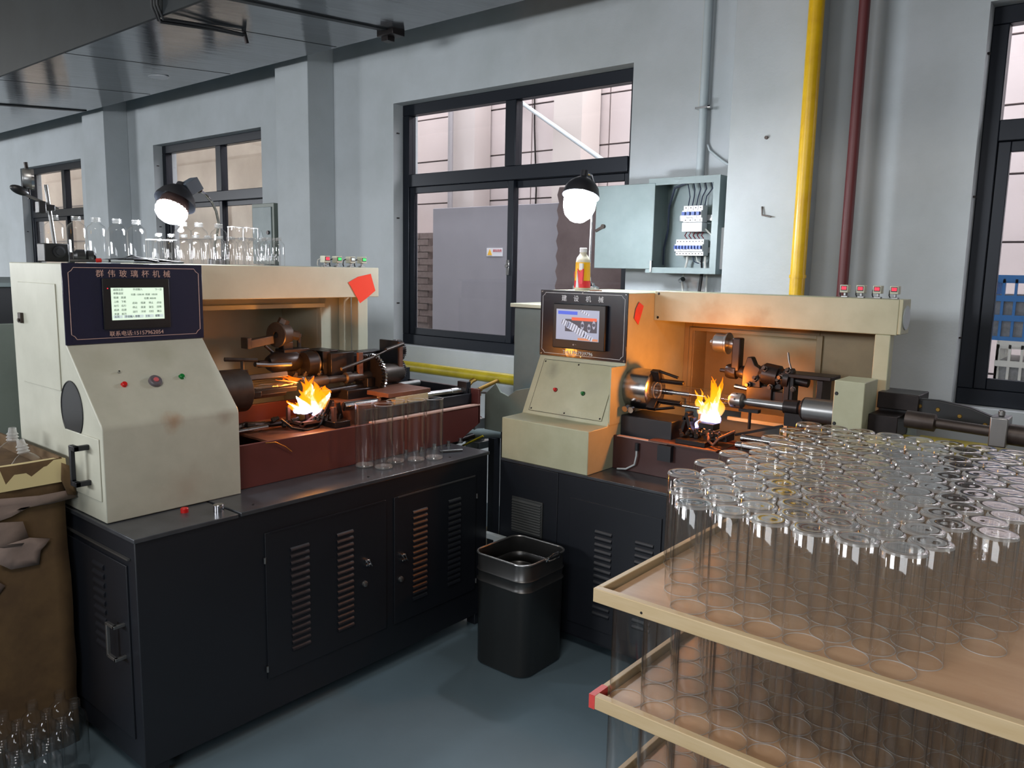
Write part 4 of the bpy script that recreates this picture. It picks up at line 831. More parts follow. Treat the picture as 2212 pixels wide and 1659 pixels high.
for k, ch in enumerate('建设机械'): text('letter', ch, .029, (-2.122+.0655*k, 2.921, 1.474), (1, 0, 0), (0, 0, 1), M['white'], sg)
text('phone_lettering', 'Tel:13967939796', .0215, (-2.108, 2.921, 1.233), (1, 0, 0), (0, 0, 1), M['white'], sg, spacing=1.08)
for x in (XL+.008, (XL+XR)/2, XR-.008):
    for z in (1.218, 1.502): part('screw', B().lathe((x, 2.922, z), (0, -1, 0), [(0, .005), (.002, .003)], 10), M['steel'], sg)
pn = part('touch_panel', B().box(-2.152, 2.900, 1.252, -1.872, 2.922, 1.452), M['black'], rm, .004)
sx0, sx1, sz0, sz1 = -2.132, -1.902, 1.292, 1.428
part('screen', B().box(sx0, 2.8985, sz0, sx1, 2.900, sz1), M['screenR'], pn)
def flat(name, bb, c, s): return part(name, bb, emit(name, c, s), pn)
flat('picture_banner', B().box(sx0+.01, 2.8975, 1.405, sx0+.115, 2.8984, 1.420), (70, 90, 190), .7)
flat('picture_red', B().box(sx0+.085, 2.8976, 1.380, sx1-.012, 2.8984, 1.394), (210, 90, 60), .6)
flat('picture_dark', B().box(sx0+.05, 2.8977, 1.330, sx1-.01, 2.8984, 1.385), (70, 68, 78), .5)
flat('picture_floor', B().box(sx0+.12, 2.8978, sz0+.002, sx1-.004, 2.8984, 1.304), (200, 130, 95), .5)
for k, (x, z, l_, r_) in enumerate(((sx0+.03, 1.365, .05, .012), (sx0+.06, 1.352, .055, .016), (sx0+.11, 1.328, .055, .015), (sx0+.13, 1.416, .05, .005), (sx0+.15, 1.31, .05, .009))):
    R = Matrix.Rotation(.38, 3, 'Y'); bb = B().box(x, 2.8968, z-r_, x+l_, 2.8978, z+r_, R); flat('picture_shaft', bb, (176, 178, 192), .75)
    for j in range(4):
        bb = B().box(x+j*l_/4+.002, 2.8962, z-r_*.95, x+j*l_/4+.005, 2.8968, z+r_*.95, R, V((x+l_/2, 2.897, z))); flat('picture_line', bb, (60, 60, 72), .5)
for x, z in ((sx0+.145, 1.36), (sx0+.18, 1.35), (sx0+.205, 1.365)):
    bb = B().gear((x, 2.8962, z), (.0, -1, 0), .020, .0005, 14, depth=.2)
    for v in bb.b.verts: v.co.x = x+(v.co.x-x)*.45
    flat('picture_gear', bb, (150, 150, 165), .7)
    bb = B().gear((x, 2.8956, z), (.0, -1, 0), .008, .0005, 14, depth=.2); flat('picture_line', bb, (70, 70, 84), .5)
text('maker_lettering', '▲ ·····', .008, (-2.04, 2.8995, 1.272), (1, 0, 0), (0, 0, 1), M['white'], pn, .0002)
# beam and back
part('top_beam', B().box(XR, 3.15, 1.386, -.765, 3.26, 1.518).box(XR, 3.26, 1.386, -.86, 3.47, 1.40), M['creamR'], rm, .003)
part('beam_cap', B().box(-.765, 3.15, 1.39, -.752, 3.26, 1.518), M['creamR'], rm, .002)
part('beam_badge', B().lathe((-.752, 3.205, 1.45), (1, 0, 0), [(0, .045), (.004, .045)], 24), M['pvc'], rm)
for z in (1.40, 1.505): part('screw', B().lathe((XR+.02, 3.15, z), (0, -1, 0), [(0, .006), (.003, .004)], 10), M['dark'], rm)
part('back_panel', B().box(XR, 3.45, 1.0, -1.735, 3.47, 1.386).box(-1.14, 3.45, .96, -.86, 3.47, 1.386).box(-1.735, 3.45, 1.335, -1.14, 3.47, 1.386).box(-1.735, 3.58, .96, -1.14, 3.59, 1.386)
     .box(-1.735, 3.45, .985, -1.725, 3.59, 1.335).box(-1.15, 3.45, .985, -1.14, 3.59, 1.335).box(-1.735, 3.45, .97, -1.14, 3.59, .985).box(-1.45, 3.40, .94, -1.1, 3.47, .985), M['soot_dim'], rm, .002)
part('opening_frame', B().box(-1.745, 3.44, .975, -1.73, 3.45, 1.345).box(-1.73, 3.44, 1.33, -1.15, 3.45, 1.345).box(-1.15, 3.44, .985, -1.125, 3.45, 1.345), M['soot_dim'], rm, .001)
part('end_post', B().box(-.84, 3.15, ZB, -.785, 3.2, 1.386), M['creamR'], rm, .003)
part('lower_frame', B().box(-1.47, 3.30, .955, -1.20, 3.315, .97).box(-1.215, 3.30, .86, -1.20, 3.315, .955).box(-1.62, 3.32, .80, -1.60, 3.34, 1.0), M['cream'], rm, .001)
# bed
part('bed', B().box(XR, 2.85, ZB, XE, 2.865, .908).box(XR, 2.865, ZB, XE, 3.15, ZB+.02).box(XR, 3.14, ZB, XE, 3.155, .90), M['redbedR'], rm, .002)
part('bed_lip', B().box(XR+.02, 2.846, .906, -1.52, 2.868, .910), M['copper'], rm)
part('motor_block', B().box(XR+.002, 2.90, .82, -1.53, 3.08, .99), M['blackpaint'], rm, .004)
part('burner_plate', B().box(-1.60, 2.835, .910, -1.30, 3.02, .916), M['rust'], rm, .001)
part('bracket', B().box(-1.55, 2.825, .84, -1.49, 2.85, .905), M['blackpaint'], rm)
part('drain_hose', B().tube([(-1.655, 2.84, .885), (-1.652, 2.835, .84), (-1.66, 2.835, .80), (-1.70, 2.835, .775), (-1.74, 2.83, .770)], .004), M['pvc'], rm)
part('hose_plug', B().cyl((-1.655, 2.842, .86), (-1.655, 2.842, .892), .009), M['blackpaint'], rm)
# chuck
AY, AZ2 = 2.985, 1.100
def Q(x, dy=0, dz=0): return V((x, AY+dy, AZ2+dz))
ck = part('chuck', B().lathe(Q(XR), (1, 0, 0), [(0, .070), (.005, .088), (.115, .088), (.120, .080), (.121, .04), (.10, .038)], 40), M['steel'], rm)
for a in (20, 140, 260):
    j = part('jaw', B().box(-1.665, -.012, .046, -1.625, .012, .095).box(-1.64, -.008, .042, -1.52, .008, .056).box(-1.625, -.006, .078, -1.54, .006, .086, Matrix.Rotation(.25, 3, 'Y')), M['dark'], ck, .002)
    org = ORG[rm.name]; me = j.data
    me.transform(Matrix.Translation(org)); me.transform(Matrix.Rotation(math.radians(a), 4, 'X')); me.transform(Matrix.Translation(V((0, AY, AZ2)))); me.transform(Matrix.Translation(-org))
part('work_tube', B().lathe(Q(-1.66), (1, 0, 0), [(0, .034), (.245, .034)], 32, False, False), M['glass'], rm)
part('hot_ring', B().lathe(Q(-1.655), (1, 0, 0), [(0, .036), (.006, .037), (.006, .033), (0, .033)], 32, False, False), M['rim'], rm)
part('work_rod', B().cyl(Q(-1.62, -.02, -.045), Q(-1.44, -.02, -.048), .007), M['steel'], rm)
part('lever_screw', B().cyl((-1.745, 2.905, 1.025), (-1.745, 2.88, 1.02), .013).cyl((-1.72, 2.905, 1.02), (-1.72, 2.885, 1.018), .013), M['chrome'], rm)
# tail side
part('glass_stub', B().lathe(Q(-1.35), (1, 0, 0), [(0, .02), (.045, .02)], 20, False, False), M['glass'], rm)
dr = part('drill_chuck', B().lathe(Q(-1.315), (1, 0, 0), [(-.01, .016), (0, .028), (.006, .031), (.045, .031), (.05, .026), (.055, .014)], 28), M['ssteel'], rm)
for a in range(4): part('key_hole', B().cyl(Q(-1.29)+V((0, -math.cos(a*.9-.6), math.sin(a*.9-.6)))*.028, Q(-1.29)+V((0, -math.cos(a*.9-.6), math.sin(a*.9-.6)))*.0318, .004, n=10), M['black'], dr)
part('tail_shaft', B().lathe(Q(-1.265), (1, 0, 0), [(0, .010), (.02, .015), (.17, .018)], 20), M['ssteel'], rm)
part('tail_collar', B().lathe(Q(-1.10), (1, 0, 0), [(0, .026), (.055, .03), (.06, .026), (.075, .044), (.085, .044)], 28).box(-1.09, 2.96, 1.03, -1.02, 3.01, 1.08), M['dark'], rm)
part('tail_cylinder', B().lathe(Q(-1.02), (1, 0, 0), [(0, .045), (.12, .045)], 32), M['ssteel'], rm)
cb = part('cover_box', B().box(-.905, 2.93, .97, -.80, 3.09, 1.228), M['creamR'], rm, .003)
for z in (1.07, 1.18): part('screw', B().lathe((-.895, 2.93, z), (0, -1, 0), [(0, .007), (.003, .005)], 12), M['black'], cb)
part('rail_block', B().box(-.80, 3.10, 1.12, -.66, 3.25, 1.18).box(-.80, 3.0, 1.03, -.70, 3.2, 1.11), M['dark'], rm, .003)
part('rail_stand', B().box(-.715, 3.15, .9, -.69, 3.25, 1.17), M['boxdark'], rm, .002)
# tool carriage
CYY = 3.16
part('turn_disc', B().lathe((-1.50, CYY, 1.308), (1, 0, 0), [(0, .012), (.018, .014), (.019, .034), (.026, .040), (.07, .040), (.075, .046), (.082, .046), (.085, .02), (.10, .024), (.13, .024)], 32), M['ssteel'], rm)
part('drop_arm', B().box(-1.395, CYY-.025, 1.195, -1.358, CYY+.02, 1.335), M['dark'], rm, .006)
part('arm_joint', B().lathe((-1.45, CYY, 1.192), (1, 0, 0), [(0, .008), (.03, .010), (.031, .028), (.045, .032), (.075, .032), (.08, .022), (.10, .028), (.13, .028), (.135, .012)], 10), M['dark'], rm)
part('carriage_plate', B().prism([(-1.335, 1.14), (-1.335, 1.20), (-1.318, 1.262), (-1.300, 1.262), (-1.285, 1.232), (-1.262, 1.22), (-1.255, 1.14)], 'Y', CYY-.04, CYY+.0), M['dark'], rm, .003)
part('tool_barrel', B().lathe((-1.27, CYY-.01, 1.20), (1, 0, -.12), [(0, .03), (.02, .045), (.08, .045), (.085, .036), (.10, .036), (.11, .046), (.13, .046), (.14, .02), (.20, .018)], 14), M['dark'], rm)
part('carriage_body', B().box(-1.32, CYY-.03, 1.085, -1.21, CYY+.06, 1.15).box(-1.26, CYY-.02, 1.06, -1.15, CYY+.05, 1.13).box(-1.14, CYY-.04, 1.075, -1.12, CYY+.02, 1.20).box(-1.20, CYY-.035, 1.14, -1.17, CYY, 1.20), M['dark'], rm, .004)
part('slide_rail', B().box(-1.17, CYY-.05, 1.196, -.975, CYY+.07, 1.212).box(-1.16, CYY-.045, 1.06, -1.135, CYY+.06, 1.196).box(-1.03, CYY-.045, 1.09, -1.005, CYY+.06, 1.196), M['dark'], rm, .003)
part('needle', B().tube([(-1.165, CYY, 1.29), (-1.155, CYY-.01, 1.255), (-1.14, CYY-.02, 1.225)], .004, 6), M['ssteel'], rm)
part('pin', B().cyl((-1.372, CYY-.02, 1.133), (-1.295, CYY-.02, 1.127), .010), M['chrome'], rm)
for k in range(9):
    part('fitting', B().lathe((-1.30+.022*k, CYY-.04+.006*(k % 3), 1.15+.022*(k % 4)), (.2*(k % 3-1), -1, .5*(k % 2)), [(0, .012), (.012, .012), (.013, .008), (.026, .008)], 6), M['iron'], rm)
# burner
part('burner_base', B().box(-1.49, 2.86, .916, -1.36, 2.98, .935).box(-1.37, 2.93, .935, -1.30, 3.0, .965), M['dark'], rm, .002)
part('burner_head', B().box(-1.435, 2.95, .968, -1.37, 3.01, .995), M['dark'], rm, .002)
part('burner_bracket', B().box(-1.50, 2.93, .935, -1.485, 2.98, 1.035, Matrix.Rotation(.25, 3, 'Y')).box(-1.47, 2.92, .935, -1.455, 2.97, 1.02, Matrix.Rotation(-.3, 3, 'Y')).box(-1.50, 2.93, 1.0, -1.45, 2.96, 1.015).box(-1.44, 2.92, .935, -1.42, 2.95, .975), M['dark'], rm, .002)
for k in range(12):
    part('fitting', B().lathe((-1.48+.016*k, 2.90+.01*(k % 4), .94+.008*(k % 3)), (.5 if k % 2 else -.3, -.2, 1), [(0, .009), (.013, .009), (.014, .005), (.03, .005)], 6), M['iron'], rm)
part('gas_hose', B().tube([(-1.38, 2.93, .96), (-1.36, 2.89, .94), (-1.33, 2.87, .93), (-1.31, 2.88, .96), (-1.27, 2.93, .985)], .006), M['rust'], rm)
part('lever', B().box(-1.30, 2.99, .985, -1.10, 3.0, .995, Matrix.Rotation(-.32, 3, 'Y')).cyl((-1.25, 3.02, .985), (-1.25, 3.02, 1.06), .006).box(-1.29, 3.0, 1.055, -1.21, 3.03, 1.068), M['dark'], rm)
part('silver_rod', B().cyl((-1.24, 2.93, .965), (-.95, 2.93, .965), .014).cyl((-1.24, 2.885, .945), (-.95, 2.885, .945), .014), M['chrome'], rm)
part('rack_bar', B().box(-1.24, 2.90, .92, -.9, 2.915, .932), M['dark'], rm)
# right end drive
part('drive_cylinder', B().lathe((-.66, 2.94, 1.118), (1, 0, -.03), [(0, .030), (.09, .030), (.095, .018), (.26, .018), (.262, .034), (.60, .034)], 28), M['iron'], rm)
part('clamp_block', B().box(-.405, 2.89, 1.07, -.355, 2.98, 1.165).cyl((-.38, 2.93, 1.165), (-.38, 2.93, 1.185), .010), M['ssteel'], rm, .004)
pts = [(-.80, 1.085), (-.80, 1.155), (-.70, 1.165), (-.60, 1.168), (-.50, 1.155), (-.40, 1.12), (-.36, 1.085)]
gd = part('belt_guard', B().prism(pts, 'Y', 3.12, 3.15), M['black'], rm, .004)
for x, z in ((-.78, 1.145), (-.66, 1.14), (-.60, 1.135), (-.53, 1.12), (-.45, 1.10)): part('bolt', B().lathe((x, 3.12, z), (0, -1, 0), [(0, .008), (.003, .006)], 10), M['brass'], gd)
part('lower_tray', B().box(-.80, 2.95, 1.01, .2, 3.12, 1.03).box(-.62, 2.92, 1.045, -.40, 2.99, 1.06), M['yellowdull'], rm, .002)
part('drive_bed', B().box(-.80, 2.90, ZB, .3, 3.14, 1.01), M['blackpaint'], rm, .003)
# cabinet parts behind the right lathe's console
t = thing('side_cabinet', 'pale grey-green steel cabinet standing behind the right lathe console', 'cabinet', (-2.6, 3.2, 0))
part('body', B().box(-2.64, 3.22, 0, -2.26, 3.60, 1.40), M['boxgrey'], t, .004)
part('lid', B().box(-2.655, 3.20, 1.405, -2.25, 3.62, 1.425), M['cream'], t, .003)
part('gap_band', B().box(-2.635, 3.225, 1.395, -2.26, 3.6, 1.407), M['black'], t)
part('hinge', B().cyl((-2.642, 3.23, 1.22), (-2.642, 3.23, 1.25), .006), M['iron'], t)
t = thing('sheet_bracket', 'grey folded steel bracket leaning beside the right console, over the floor gap', 'bracket', (-2.7, 2.95, 0))
part('plate', B().prism([(-2.60, .80), (-2.60, .98), (-2.53, 1.04), (-2.50, 1.0), (-2.45, .985), (-2.40, 1.02), (-2.32, 1.04), (-2.32, .80)], 'Y', 2.95, 2.962), M['boxdark'], t, .002)
part('flange', B().box(-2.60, 2.95, .80, -2.59, 3.02, .98), M['boxdark'], t, .001)
part('foot', B().box(-2.5, 2.96, 0, -2.46, 3.0, .85), M['blackpaint'], t)
# red diamond on the console side
o = part('red_paper', B().prism([(3.01, 1.47), (3.05, 1.452), (3.035, 1.42), (3.01, 1.372), (2.975, 1.40), (2.985, 1.44)], 'X', XR+.003, XR+.0045), M['redpaint'])
tag(o, 'small red paper diamond stuck on the side of the right console', 'paper')
for k, x in enumerate((-.975, -.915, -.855, -.795)):
    sensor(x, 3.20, 1.518, 'Y', M['led'], False, 'pressure sensors on the right lathe', 'small pressure sensor with red digits on the right lathe beam, ' + ['leftmost of four', 'second from the left', 'third from the left', 'rightmost of four'][k])
# lamp on the right lathe
BR = V((-2.205, 3.16, 1.925))
t = thing('bulb_lamp', 'blazing bulb lamp on thin pole standing on the right lathe console', 'lamp', (-2.21, 3.27, 1.508))
bp = part('base', B().lathe((-2.20, 3.25, 1.509), (0, 0, 1), [(0, .05), (.012, .05), (.02, .03), (.03, .028), (.035, .012), (.06, .010)], 24), M['chrome'], t)
part('clamp_knob', B().lathe((-2.235, 3.19, 1.509), (0, 0, 1), [(0, .018), (.016, .018), (.018, .01), (.026, .01)], 10).lathe((-2.165, 3.20, 1.509), (0, 0, 1), [(0, .02), (.014, .02)], 10), M['chrome'], bp)
part('pole', B().cyl((-2.20, 3.25, 1.55), (-2.195, 3.25, 1.95), .006).tube([(-2.195, 3.25, 1.93), (-2.195, 3.255, 2.01), (-2.2, 3.24, 2.05), (-2.205, 3.21, 2.055)], .007), M['chrome'], t)
bd = V((.06, -.30, -.95)).normalized()
part('shade', B().lathe(BR-bd*.035, -bd, [(-.012, .088), (0, .087), (.03, .080), (.055, .062), (.075, .035), (.085, .018), (.115, .018), (.12, .0)], 36, False, True), M['blackpaint'], t)
part('shade_knob', B().sph(BR-bd*.135, .014), M['chrome'], t)
part('bulb', B().lathe(BR-bd*.04, bd, [(0, .045), (.012, .068), (.04, .077), (.075, .075), (.11, .062), (.135, .036), (.144, .005)], 36), M['bulb'], t)
# tea bottle
t = thing('drink_bottle', 'plastic drink bottle with yellow and red label beside the bulb lamp', 'bottle', (-2.135, 3.10, 1.508))
bx, by, bz = -2.135, 3.10, 1.508
part('body', B().lathe((bx, by, bz), (0, 0, 1), [(0, .034), (.006, .037), (.012, .037), (.135, .033), (.150, .029), (.165, .018), (.172, .0155), (.178, .0155)], 24), M['tea'], t)
lb = part('label', B().lathe((bx, by, bz), (0, 0, 1), [(.012, .0378), (.130, .0340)], 24, False, False), M['label_y'], t)
part('red_band', B().lathe((bx, by, bz), (0, 0, 1), [(.013, .0384), (.045, .0376)], 24, False, False), M['label_r'], lb)
part('red_panel', B().prism([(bx-.004, bz+.1), (bx+.010, bz+.085), (bx+.028, bz+.1), (bx+.026, bz+.03), (bx+.008, bz+.03)], 'Y', by-.0395, by-.030), M['label_r'], lb)
part('white_panel', B().box(bx+.006, by-.0385, bz+.095, bx+.024, by-.028, bz+.125).prism([(bx-.004, bz+.09), (bx+.006, bz+.013), (bx-.010, bz+.013)], 'Y', by-.040, by-.03), M['white'], lb)
text('lettering', '冰\n红\n茶', .010, (bx-.024, by-.0385, bz+.072), (1, -.0, 0), (0, 0, 1), M['label_r'], lb, .0002)
part('cap', B().lathe((bx, by, bz+.176), (0, 0, 1), [(0, .017), (.018, .017), (.020, .015)], 24), M['white'], t)
o = part('wood_sliver', B().box(-2.06, 3.05, 1.508, -2.0, 3.062, 1.514), M['rust']); tag(o, 'thin brown sliver lying on the right console right of the bottle', 'sliver')

# ================================================================== TRASH CAN
t = thing('trash_can', 'square brushed steel bin with rounded corners on the floor between the lathes', 'bin', (-1.93, 2.425, 0))
def rsq(x0, y0, x1, y1, r, n=8):
    out = []
    for cx_, cy_, a0 in ((x1-r, y0+r, -90), (x1-r, y1-r, 0), (x0+r, y1-r, 90), (x0+r, y0+r, 180)):
        for k in range(n+1):
            a = math.radians(a0+90*k/n); out.append((cx_+r*math.cos(a), cy_+r*math.sin(a)))
    return out
def shell(levels, inner=False, bot=None):
    b = B(); rings = []
    for z, inset in levels:
        rings.append([b.b.verts.new((x, y, z)) for x, y in rsq(-2.07+inset, 2.28+inset, -1.79-inset, 2.57-inset, .055)])
    n = len(rings[0])
    for i in range(len(rings)-1):
        for k in range(n): b.b.faces.new((rings[i][k], rings[i][(k+1) % n], rings[i+1][(k+1) % n], rings[i+1][k]))
    if bot is not None: b.b.faces.new(rings[bot])
    return b
bi = mat('bin_steel', (92, 92, 92), .36, .85, c2=(80, 80, 80), scale=3, stretch=(1, 1, .1))
part('body', shell([(.004, .012), (.012, .006), (.355, .004), (.360, 0), (.366, .004), (.398, .004), (.403, 0), (.409, .004), (.470, .003), (.470, .006), (.409, .007), (.403, .003), (.398, .007), (.366, .007), (.360, .003), (.355, .007), (.012, .010), (.011, .02)], bot=-1), bi, t, ang=50)
part('rim', B().tube([(x, y, .470) for x, y in rsq(-2.067, 2.283, -1.793, 2.567, .052)]+[(rsq(-2.067, 2.283, -1.793, 2.567, .052)[0][0], rsq(-2.067, 2.283, -1.793, 2.567, .052)[0][1], .470)], .0045, 8), M['ssteel'], t)
part('handle', B().tube([(-1.789, 2.41, .462), (-1.780, 2.415, .478), (-1.778, 2.44, .488), (-1.778, 2.475, .486), (-1.782, 2.49, .475), (-1.789, 2.495, .462)], .0035, 8).tube([(-1.786, 2.42, .462), (-1.772, 2.44, .468), (-1.772, 2.47, .468), (-1.786, 2.485, .462)], .003, 8), M['steel'], t)

# ================================================================== TRAYS AND TUBES
TX0, TX1, TY0, TY1 = -.86, .32, 1.324, 2.545
def tray(z, label, redmark=False):
    t = thing('wooden_tray', label, 'tray', (TX0, TY0, z), 'stacked wooden trays')
    h = .030
    part('front_rail', B().box(TX0, TY0, z-h, TX1, TY0+.018, z), M['wood'], t, .0015)
    part('back_rail', B().box(TX0, TY1-.018, z-h, TX1, TY1, z), M['wood'], t, .0015)
    part('side_rail', B().box(TX0, TY0+.018, z-h, TX0+.013, TY1-.018, z), M['woodY'], t, .0015)
    part('side_rail', B().box(TX1-.018, TY0+.018, z-h, TX1, TY1-.018, z), M['woodY'], t, .0015)
    part('bottom_board', B().box(TX0+.018, TY0+.018, z-h, TX1-.018, TY1-.018, z-h+.014), M['ply'], t)
    if redmark: part('painted_corner', B().box(TX0-.0006, TY0-.0006, z-h-.0005, TX0+.014, TY0+.05, z+.0006), M['redpaint'], t, label='red painted corner')
    else: part('knot', B().lathe((TX0+.115, TY0, z-.02), (0, -1, 0), [(0, .003), (.0004, .0028)], 8), M['dark'], t)
    return t
LV = [.950, .715, .480]
tray(LV[0], 'pale pine tray on top of the stack, carrying the top layer of tubes')
tray(LV[1], 'second pine tray of the stack, with a red painted corner', True)
tray(LV[2], 'third pine tray from the top of the stack, mostly below the picture')
t = thing('tray_dolly', 'low wooden dolly under the stack of trays', 'dolly', (TX0, TY0, 0))
part('deck', B().box(TX0+.04, TY0+.04, .34, TX1-.04, TY1-.04, .448), M['ply'], t)
for x in (TX0+.1, TX1-.16):
    for y in (TY0+.1, TY1-.16):
        part('leg', B().box(x, y, 0, x+.06, y+.06, .34), M['wood'], t)
tu = thing('glass_tube', 'clear glass tube standing closed end up on the top pine tray', 'glass tube', (0, 0, 0), 'glass tubes on the top tray')
R_, H_ = .0368, .219
part('wall', B().lathe((0, 0, 0), (0, 0, 1), [(0, R_), (H_-.006, R_), (H_-.0015, R_-.003)], 32, False, False), M['tube'], tu)
part('closed_end', B().lathe((0, 0, H_-.004), (0, 0, 1), [(0, R_-.0005), (.003, R_-.002), (.004, R_-.006), (.0032, R_*.55), (.0022, R_*.3), (.0032, R_*.15), (.003, .0005)], 32, False, False), M['disc'], tu)
part('shoulder', B().lathe((0, 0, H_-.006), (0, 0, 1), [(0, R_+.0003), (.004, R_-.001), (.006, R_-.0045)], 32, False, False), M['rim'], tu)
part('open_rim', B().lathe((0, 0, .0005), (0, 0, 1), [(0, R_+.0002), (.0014, R_+.0002), (.0014, R_-.0010), (0, R_-.0010)], 32, False, False), M['rimw'], tu)
first = True
def put(x, y, z, label=None, grp=None):
    global first
    x += random.uniform(-.0012, .0012); y += random.uniform(-.001, .001)
    if first: tu.location = (x, y, z); tu['label'] = label; first = False; return
    copy_tree(tu, (x, y, z), label, grp)
ORD = 'first second third fourth fifth sixth seventh eighth ninth tenth eleventh twelfth thirteenth fourteenth fifteenth sixteenth'.split()
PX_, PY_ = .0768, .0672
zf = LV[0]-.016
for j in range(16):
    y = 1.405+j*PY_; n = 0
    for i in range(14):
        x = -.684+(i-2)*PX_+(PX_/2-.012 if j % 2 else 0)
        if x < -.812: continue
        if j == 0 and (x < -.70 or x > -.28): continue
        if j == 1 and x < -.74: continue
        if x > -.262 and j < 3: continue
        if x > -.19 and j < 6: continue
        if x > -.05: continue
        put(x, y, zf, 'glass tube on the top tray, %s row from the front, %s from left' % (ORD[j], ORD[n])); n += 1
zf = LV[1]-.016
for j in range(12):
    y = 1.385+j*PY_; n = 0
    for i in range(12):
        x = -.806+i*PX_+(PX_/2 if j % 2 else 0)
        if x > -.02: continue
        if j > 5 and x > -.45: continue
        put(x, y, zf, 'glass tube on the second tray, %s row from the front, %s from left' % (ORD[j], ORD[n]) if j < 5 else 'clear glass tube deep inside the second tray, below the top tray', 'glass tubes on the second tray'); n += 1
zf = LV[2]-.016
for j in range(6):
    for i in range(7):
        put(-.806+i*PX_+(PX_/2 if j % 2 else 0), 1.385+j*PY_, zf, 'clear glass tube standing on the third tray, at the bottom edge', 'glass tubes on the third tray')

# ================================================================== CARDBOARD BOX AND LEFT CORNER
t = thing('cardboard_box', 'torn open cardboard carton with paper scraps at the near end of the left lathe', 'carton', (-2.95, .65, 0))
bx0, bx1, by0, by1, bh = -3.25, -2.68, .35, 1.0, .975
part('near_side', B().box(bx0, by0, .0, bx1, by0+.008, bh), M['card'], t)
part('far_side', B().box(bx0, by1-.008, .0, bx1, by1, bh+.004), M['card'], t)
part('left_side', B().box(bx0, by0, .0, bx0+.008, by1, bh), M['card'], t)
b = B()
grid = [[b.b.verts.new((bx1+random.uniform(-.006, .006)+(.012 if 2 < i < 7 else 0), by0+(by1-by0)*j/14, bh*i/10)) for j in range(15)] for i in range(11)]
for i in range(10):
    for j in range(14): b.b.faces.new((grid[i][j], grid[i][j+1], grid[i+1][j+1], grid[i+1][j]))
o = part('front_side', b, M['card'], t, ang=60); k = o.modifiers.new('thick', 'SOLIDIFY'); k.thickness = .006
part('folded_edge', B().prism([(bx1-.045, bh-.006), (bx1+.004, bh-.002), (bx1+.012, bh-.075), (bx1+.006, bh-.075), (bx1-.002, bh-.010), (bx1-.045, bh-.012)], 'Y', by0, by1+.01), M['cardin'], t)
part('bottom', B().box(bx0, by0, 0, bx1, by1, .01), M['card'], t)
part('inner_pad', B().box(bx0+.01, by0+.01, bh-.06, bx1-.05, by1-.01, bh-.045), M['card'], t)
def scrap(pts, off, m='tape'):
    b = B(); n = len(pts); cyy, czz = sum(p[0] for p in pts)/n, sum(p[1] for p in pts)/n
    def X_(y, z): return bx1+off+.016+.0025*math.sin(y*31+z*17)
    out = [b.b.verts.new((X_(y, z)+.004*(i % 2), y, z)) for i, (y, z) in enumerate(pts)]
    mid = [b.b.verts.new((X_(y, z), cyy+(y-cyy)*.5, czz+(z-czz)*.5)) for y, z in pts]
    for i in range(n): b.b.faces.new((out[i], out[(i+1) % n], mid[(i+1) % n], mid[i]))
    b.b.faces.new(mid)
    o = part('torn_paper', b, M[m], t, ang=70); k = o.modifiers.new('thick', 'SOLIDIFY'); k.thickness = .0012
scrap([(.50, .885), (.62, .892), (.78, .888), (.92, .872), (1.0, .872), (1.03, .845), (.96, .838), (.90, .845), (.84, .822), (.72, .80), (.60, .785), (.50, .775)], .004)
scrap([(.55, .80), (.70, .805), (.80, .812), (.87, .80), (.885, .74), (.86, .725), (.79, .73), (.74, .70), (.66, .71), (.60, .735), (.55, .73)], .001)
scrap([(.80, .735), (.885, .745), (.945, .725), (.93, .71), (.915, .695), (.905, .652), (.83, .655), (.80, .68)], .003)
scrap([(.60, .63), (.70, .655), (.78, .64), (.81, .61), (.79, .585), (.74, .575), (.70, .55), (.64, .58), (.60, .57)], .003)
scrap([(.55, .60), (.60, .575), (.63, .50), (.67, .42), (.715, .36), (.72, .30), (.70, .29), (.64, .34), (.58, .42), (.55, .5)], .002)
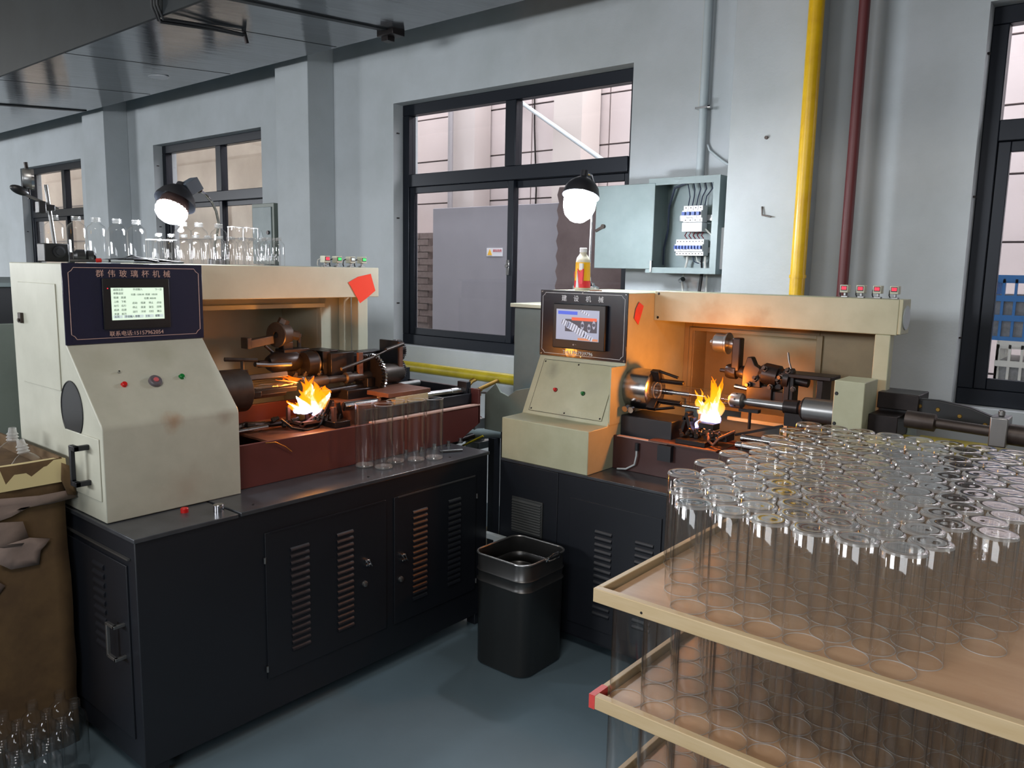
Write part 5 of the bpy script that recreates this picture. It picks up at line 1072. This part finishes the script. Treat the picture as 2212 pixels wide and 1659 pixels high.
scrap([(.99, .965), (1.015, .950), (1.03, .85), (1.0, .86), (.985, .91)], .006, 'card')
fn = thing('glass_fitting', 'clear ribbed glass spout lying in the open carton, nearest the lathe', 'glass fitting', (0, 0, 0), 'glass spouts in the carton')
part('bell', B().lathe((0, 0, 0), (0, 0, 1), [(0, .045), (.012, .043), (.028, .026), (.036, .014)], 24, False, False), M['glass'], fn)
part('ribbed_stem', B().lathe((0, 0, .036), (0, 0, 1), [(0, .014), (.005, .019), (.010, .014), (.015, .019), (.020, .014), (.025, .018), (.030, .013), (.046, .011)], 20, False, False), M['rim'], fn)
fn.location = (-2.80, .94, bh-.030); fn.rotation_euler = (.15, -.1, 0)
for k, (x, y, a) in enumerate(((-2.88, .84, -.3), (-2.79, .80, .5), (-2.92, .94, .1), (-2.89, .72, -.2), (-3.01, .83, .4), (-2.78, .68, .2))):
    c = copy_tree(fn, (x, y, bh-.030+.010*(k % 3)), 'clear ribbed glass spout in the heap at the left edge of the open carton'); c.rotation_euler = (a*.4, a*.3, k)
bo = bottle_mesh('glass_bottle', 'dusty clear bottle standing on the dark floor in front of the carton', 'bottles on the floor by the carton', .036, .24, True, 'glass')
k = 0
for i in range(4):
    for j in range(6):
        x, y = -2.60+.085*i, .60+.08*j-.07*i
        if y < .45 or y > .97: continue
        if k == 0: bo.location = (x, y, 0)
        else: copy_tree(bo, (x, y, 0))
        k += 1
t = thing('back_cabinet', 'dark green-grey machine cabinet at the far left edge behind the left lathe', 'cabinet', (-5.0, 1.6, 0))
part('body', B().box(-5.6, 1.25, 0, -4.2, 2.3, 1.30), M['boxdark'], t, .004)
part('band', B().box(-5.58, 1.27, 1.30, -4.22, 2.28, 1.47), M['blackpaint'], t)
part('top', B().box(-5.6, 1.25, 1.47, -4.2, 2.3, 1.49), M['boxgrey'], t, .003)
t = thing('green_bottle', 'small green bottle on the cabinet at the left edge', 'bottle', (-4.9, 1.42, 1.49))
part('body', B().lathe((-4.78, 1.38, 1.49), (0, 0, 1), [(0, .035), (.07, .035), (.09, .015), (.12, .013)], 20), M['green'], t)
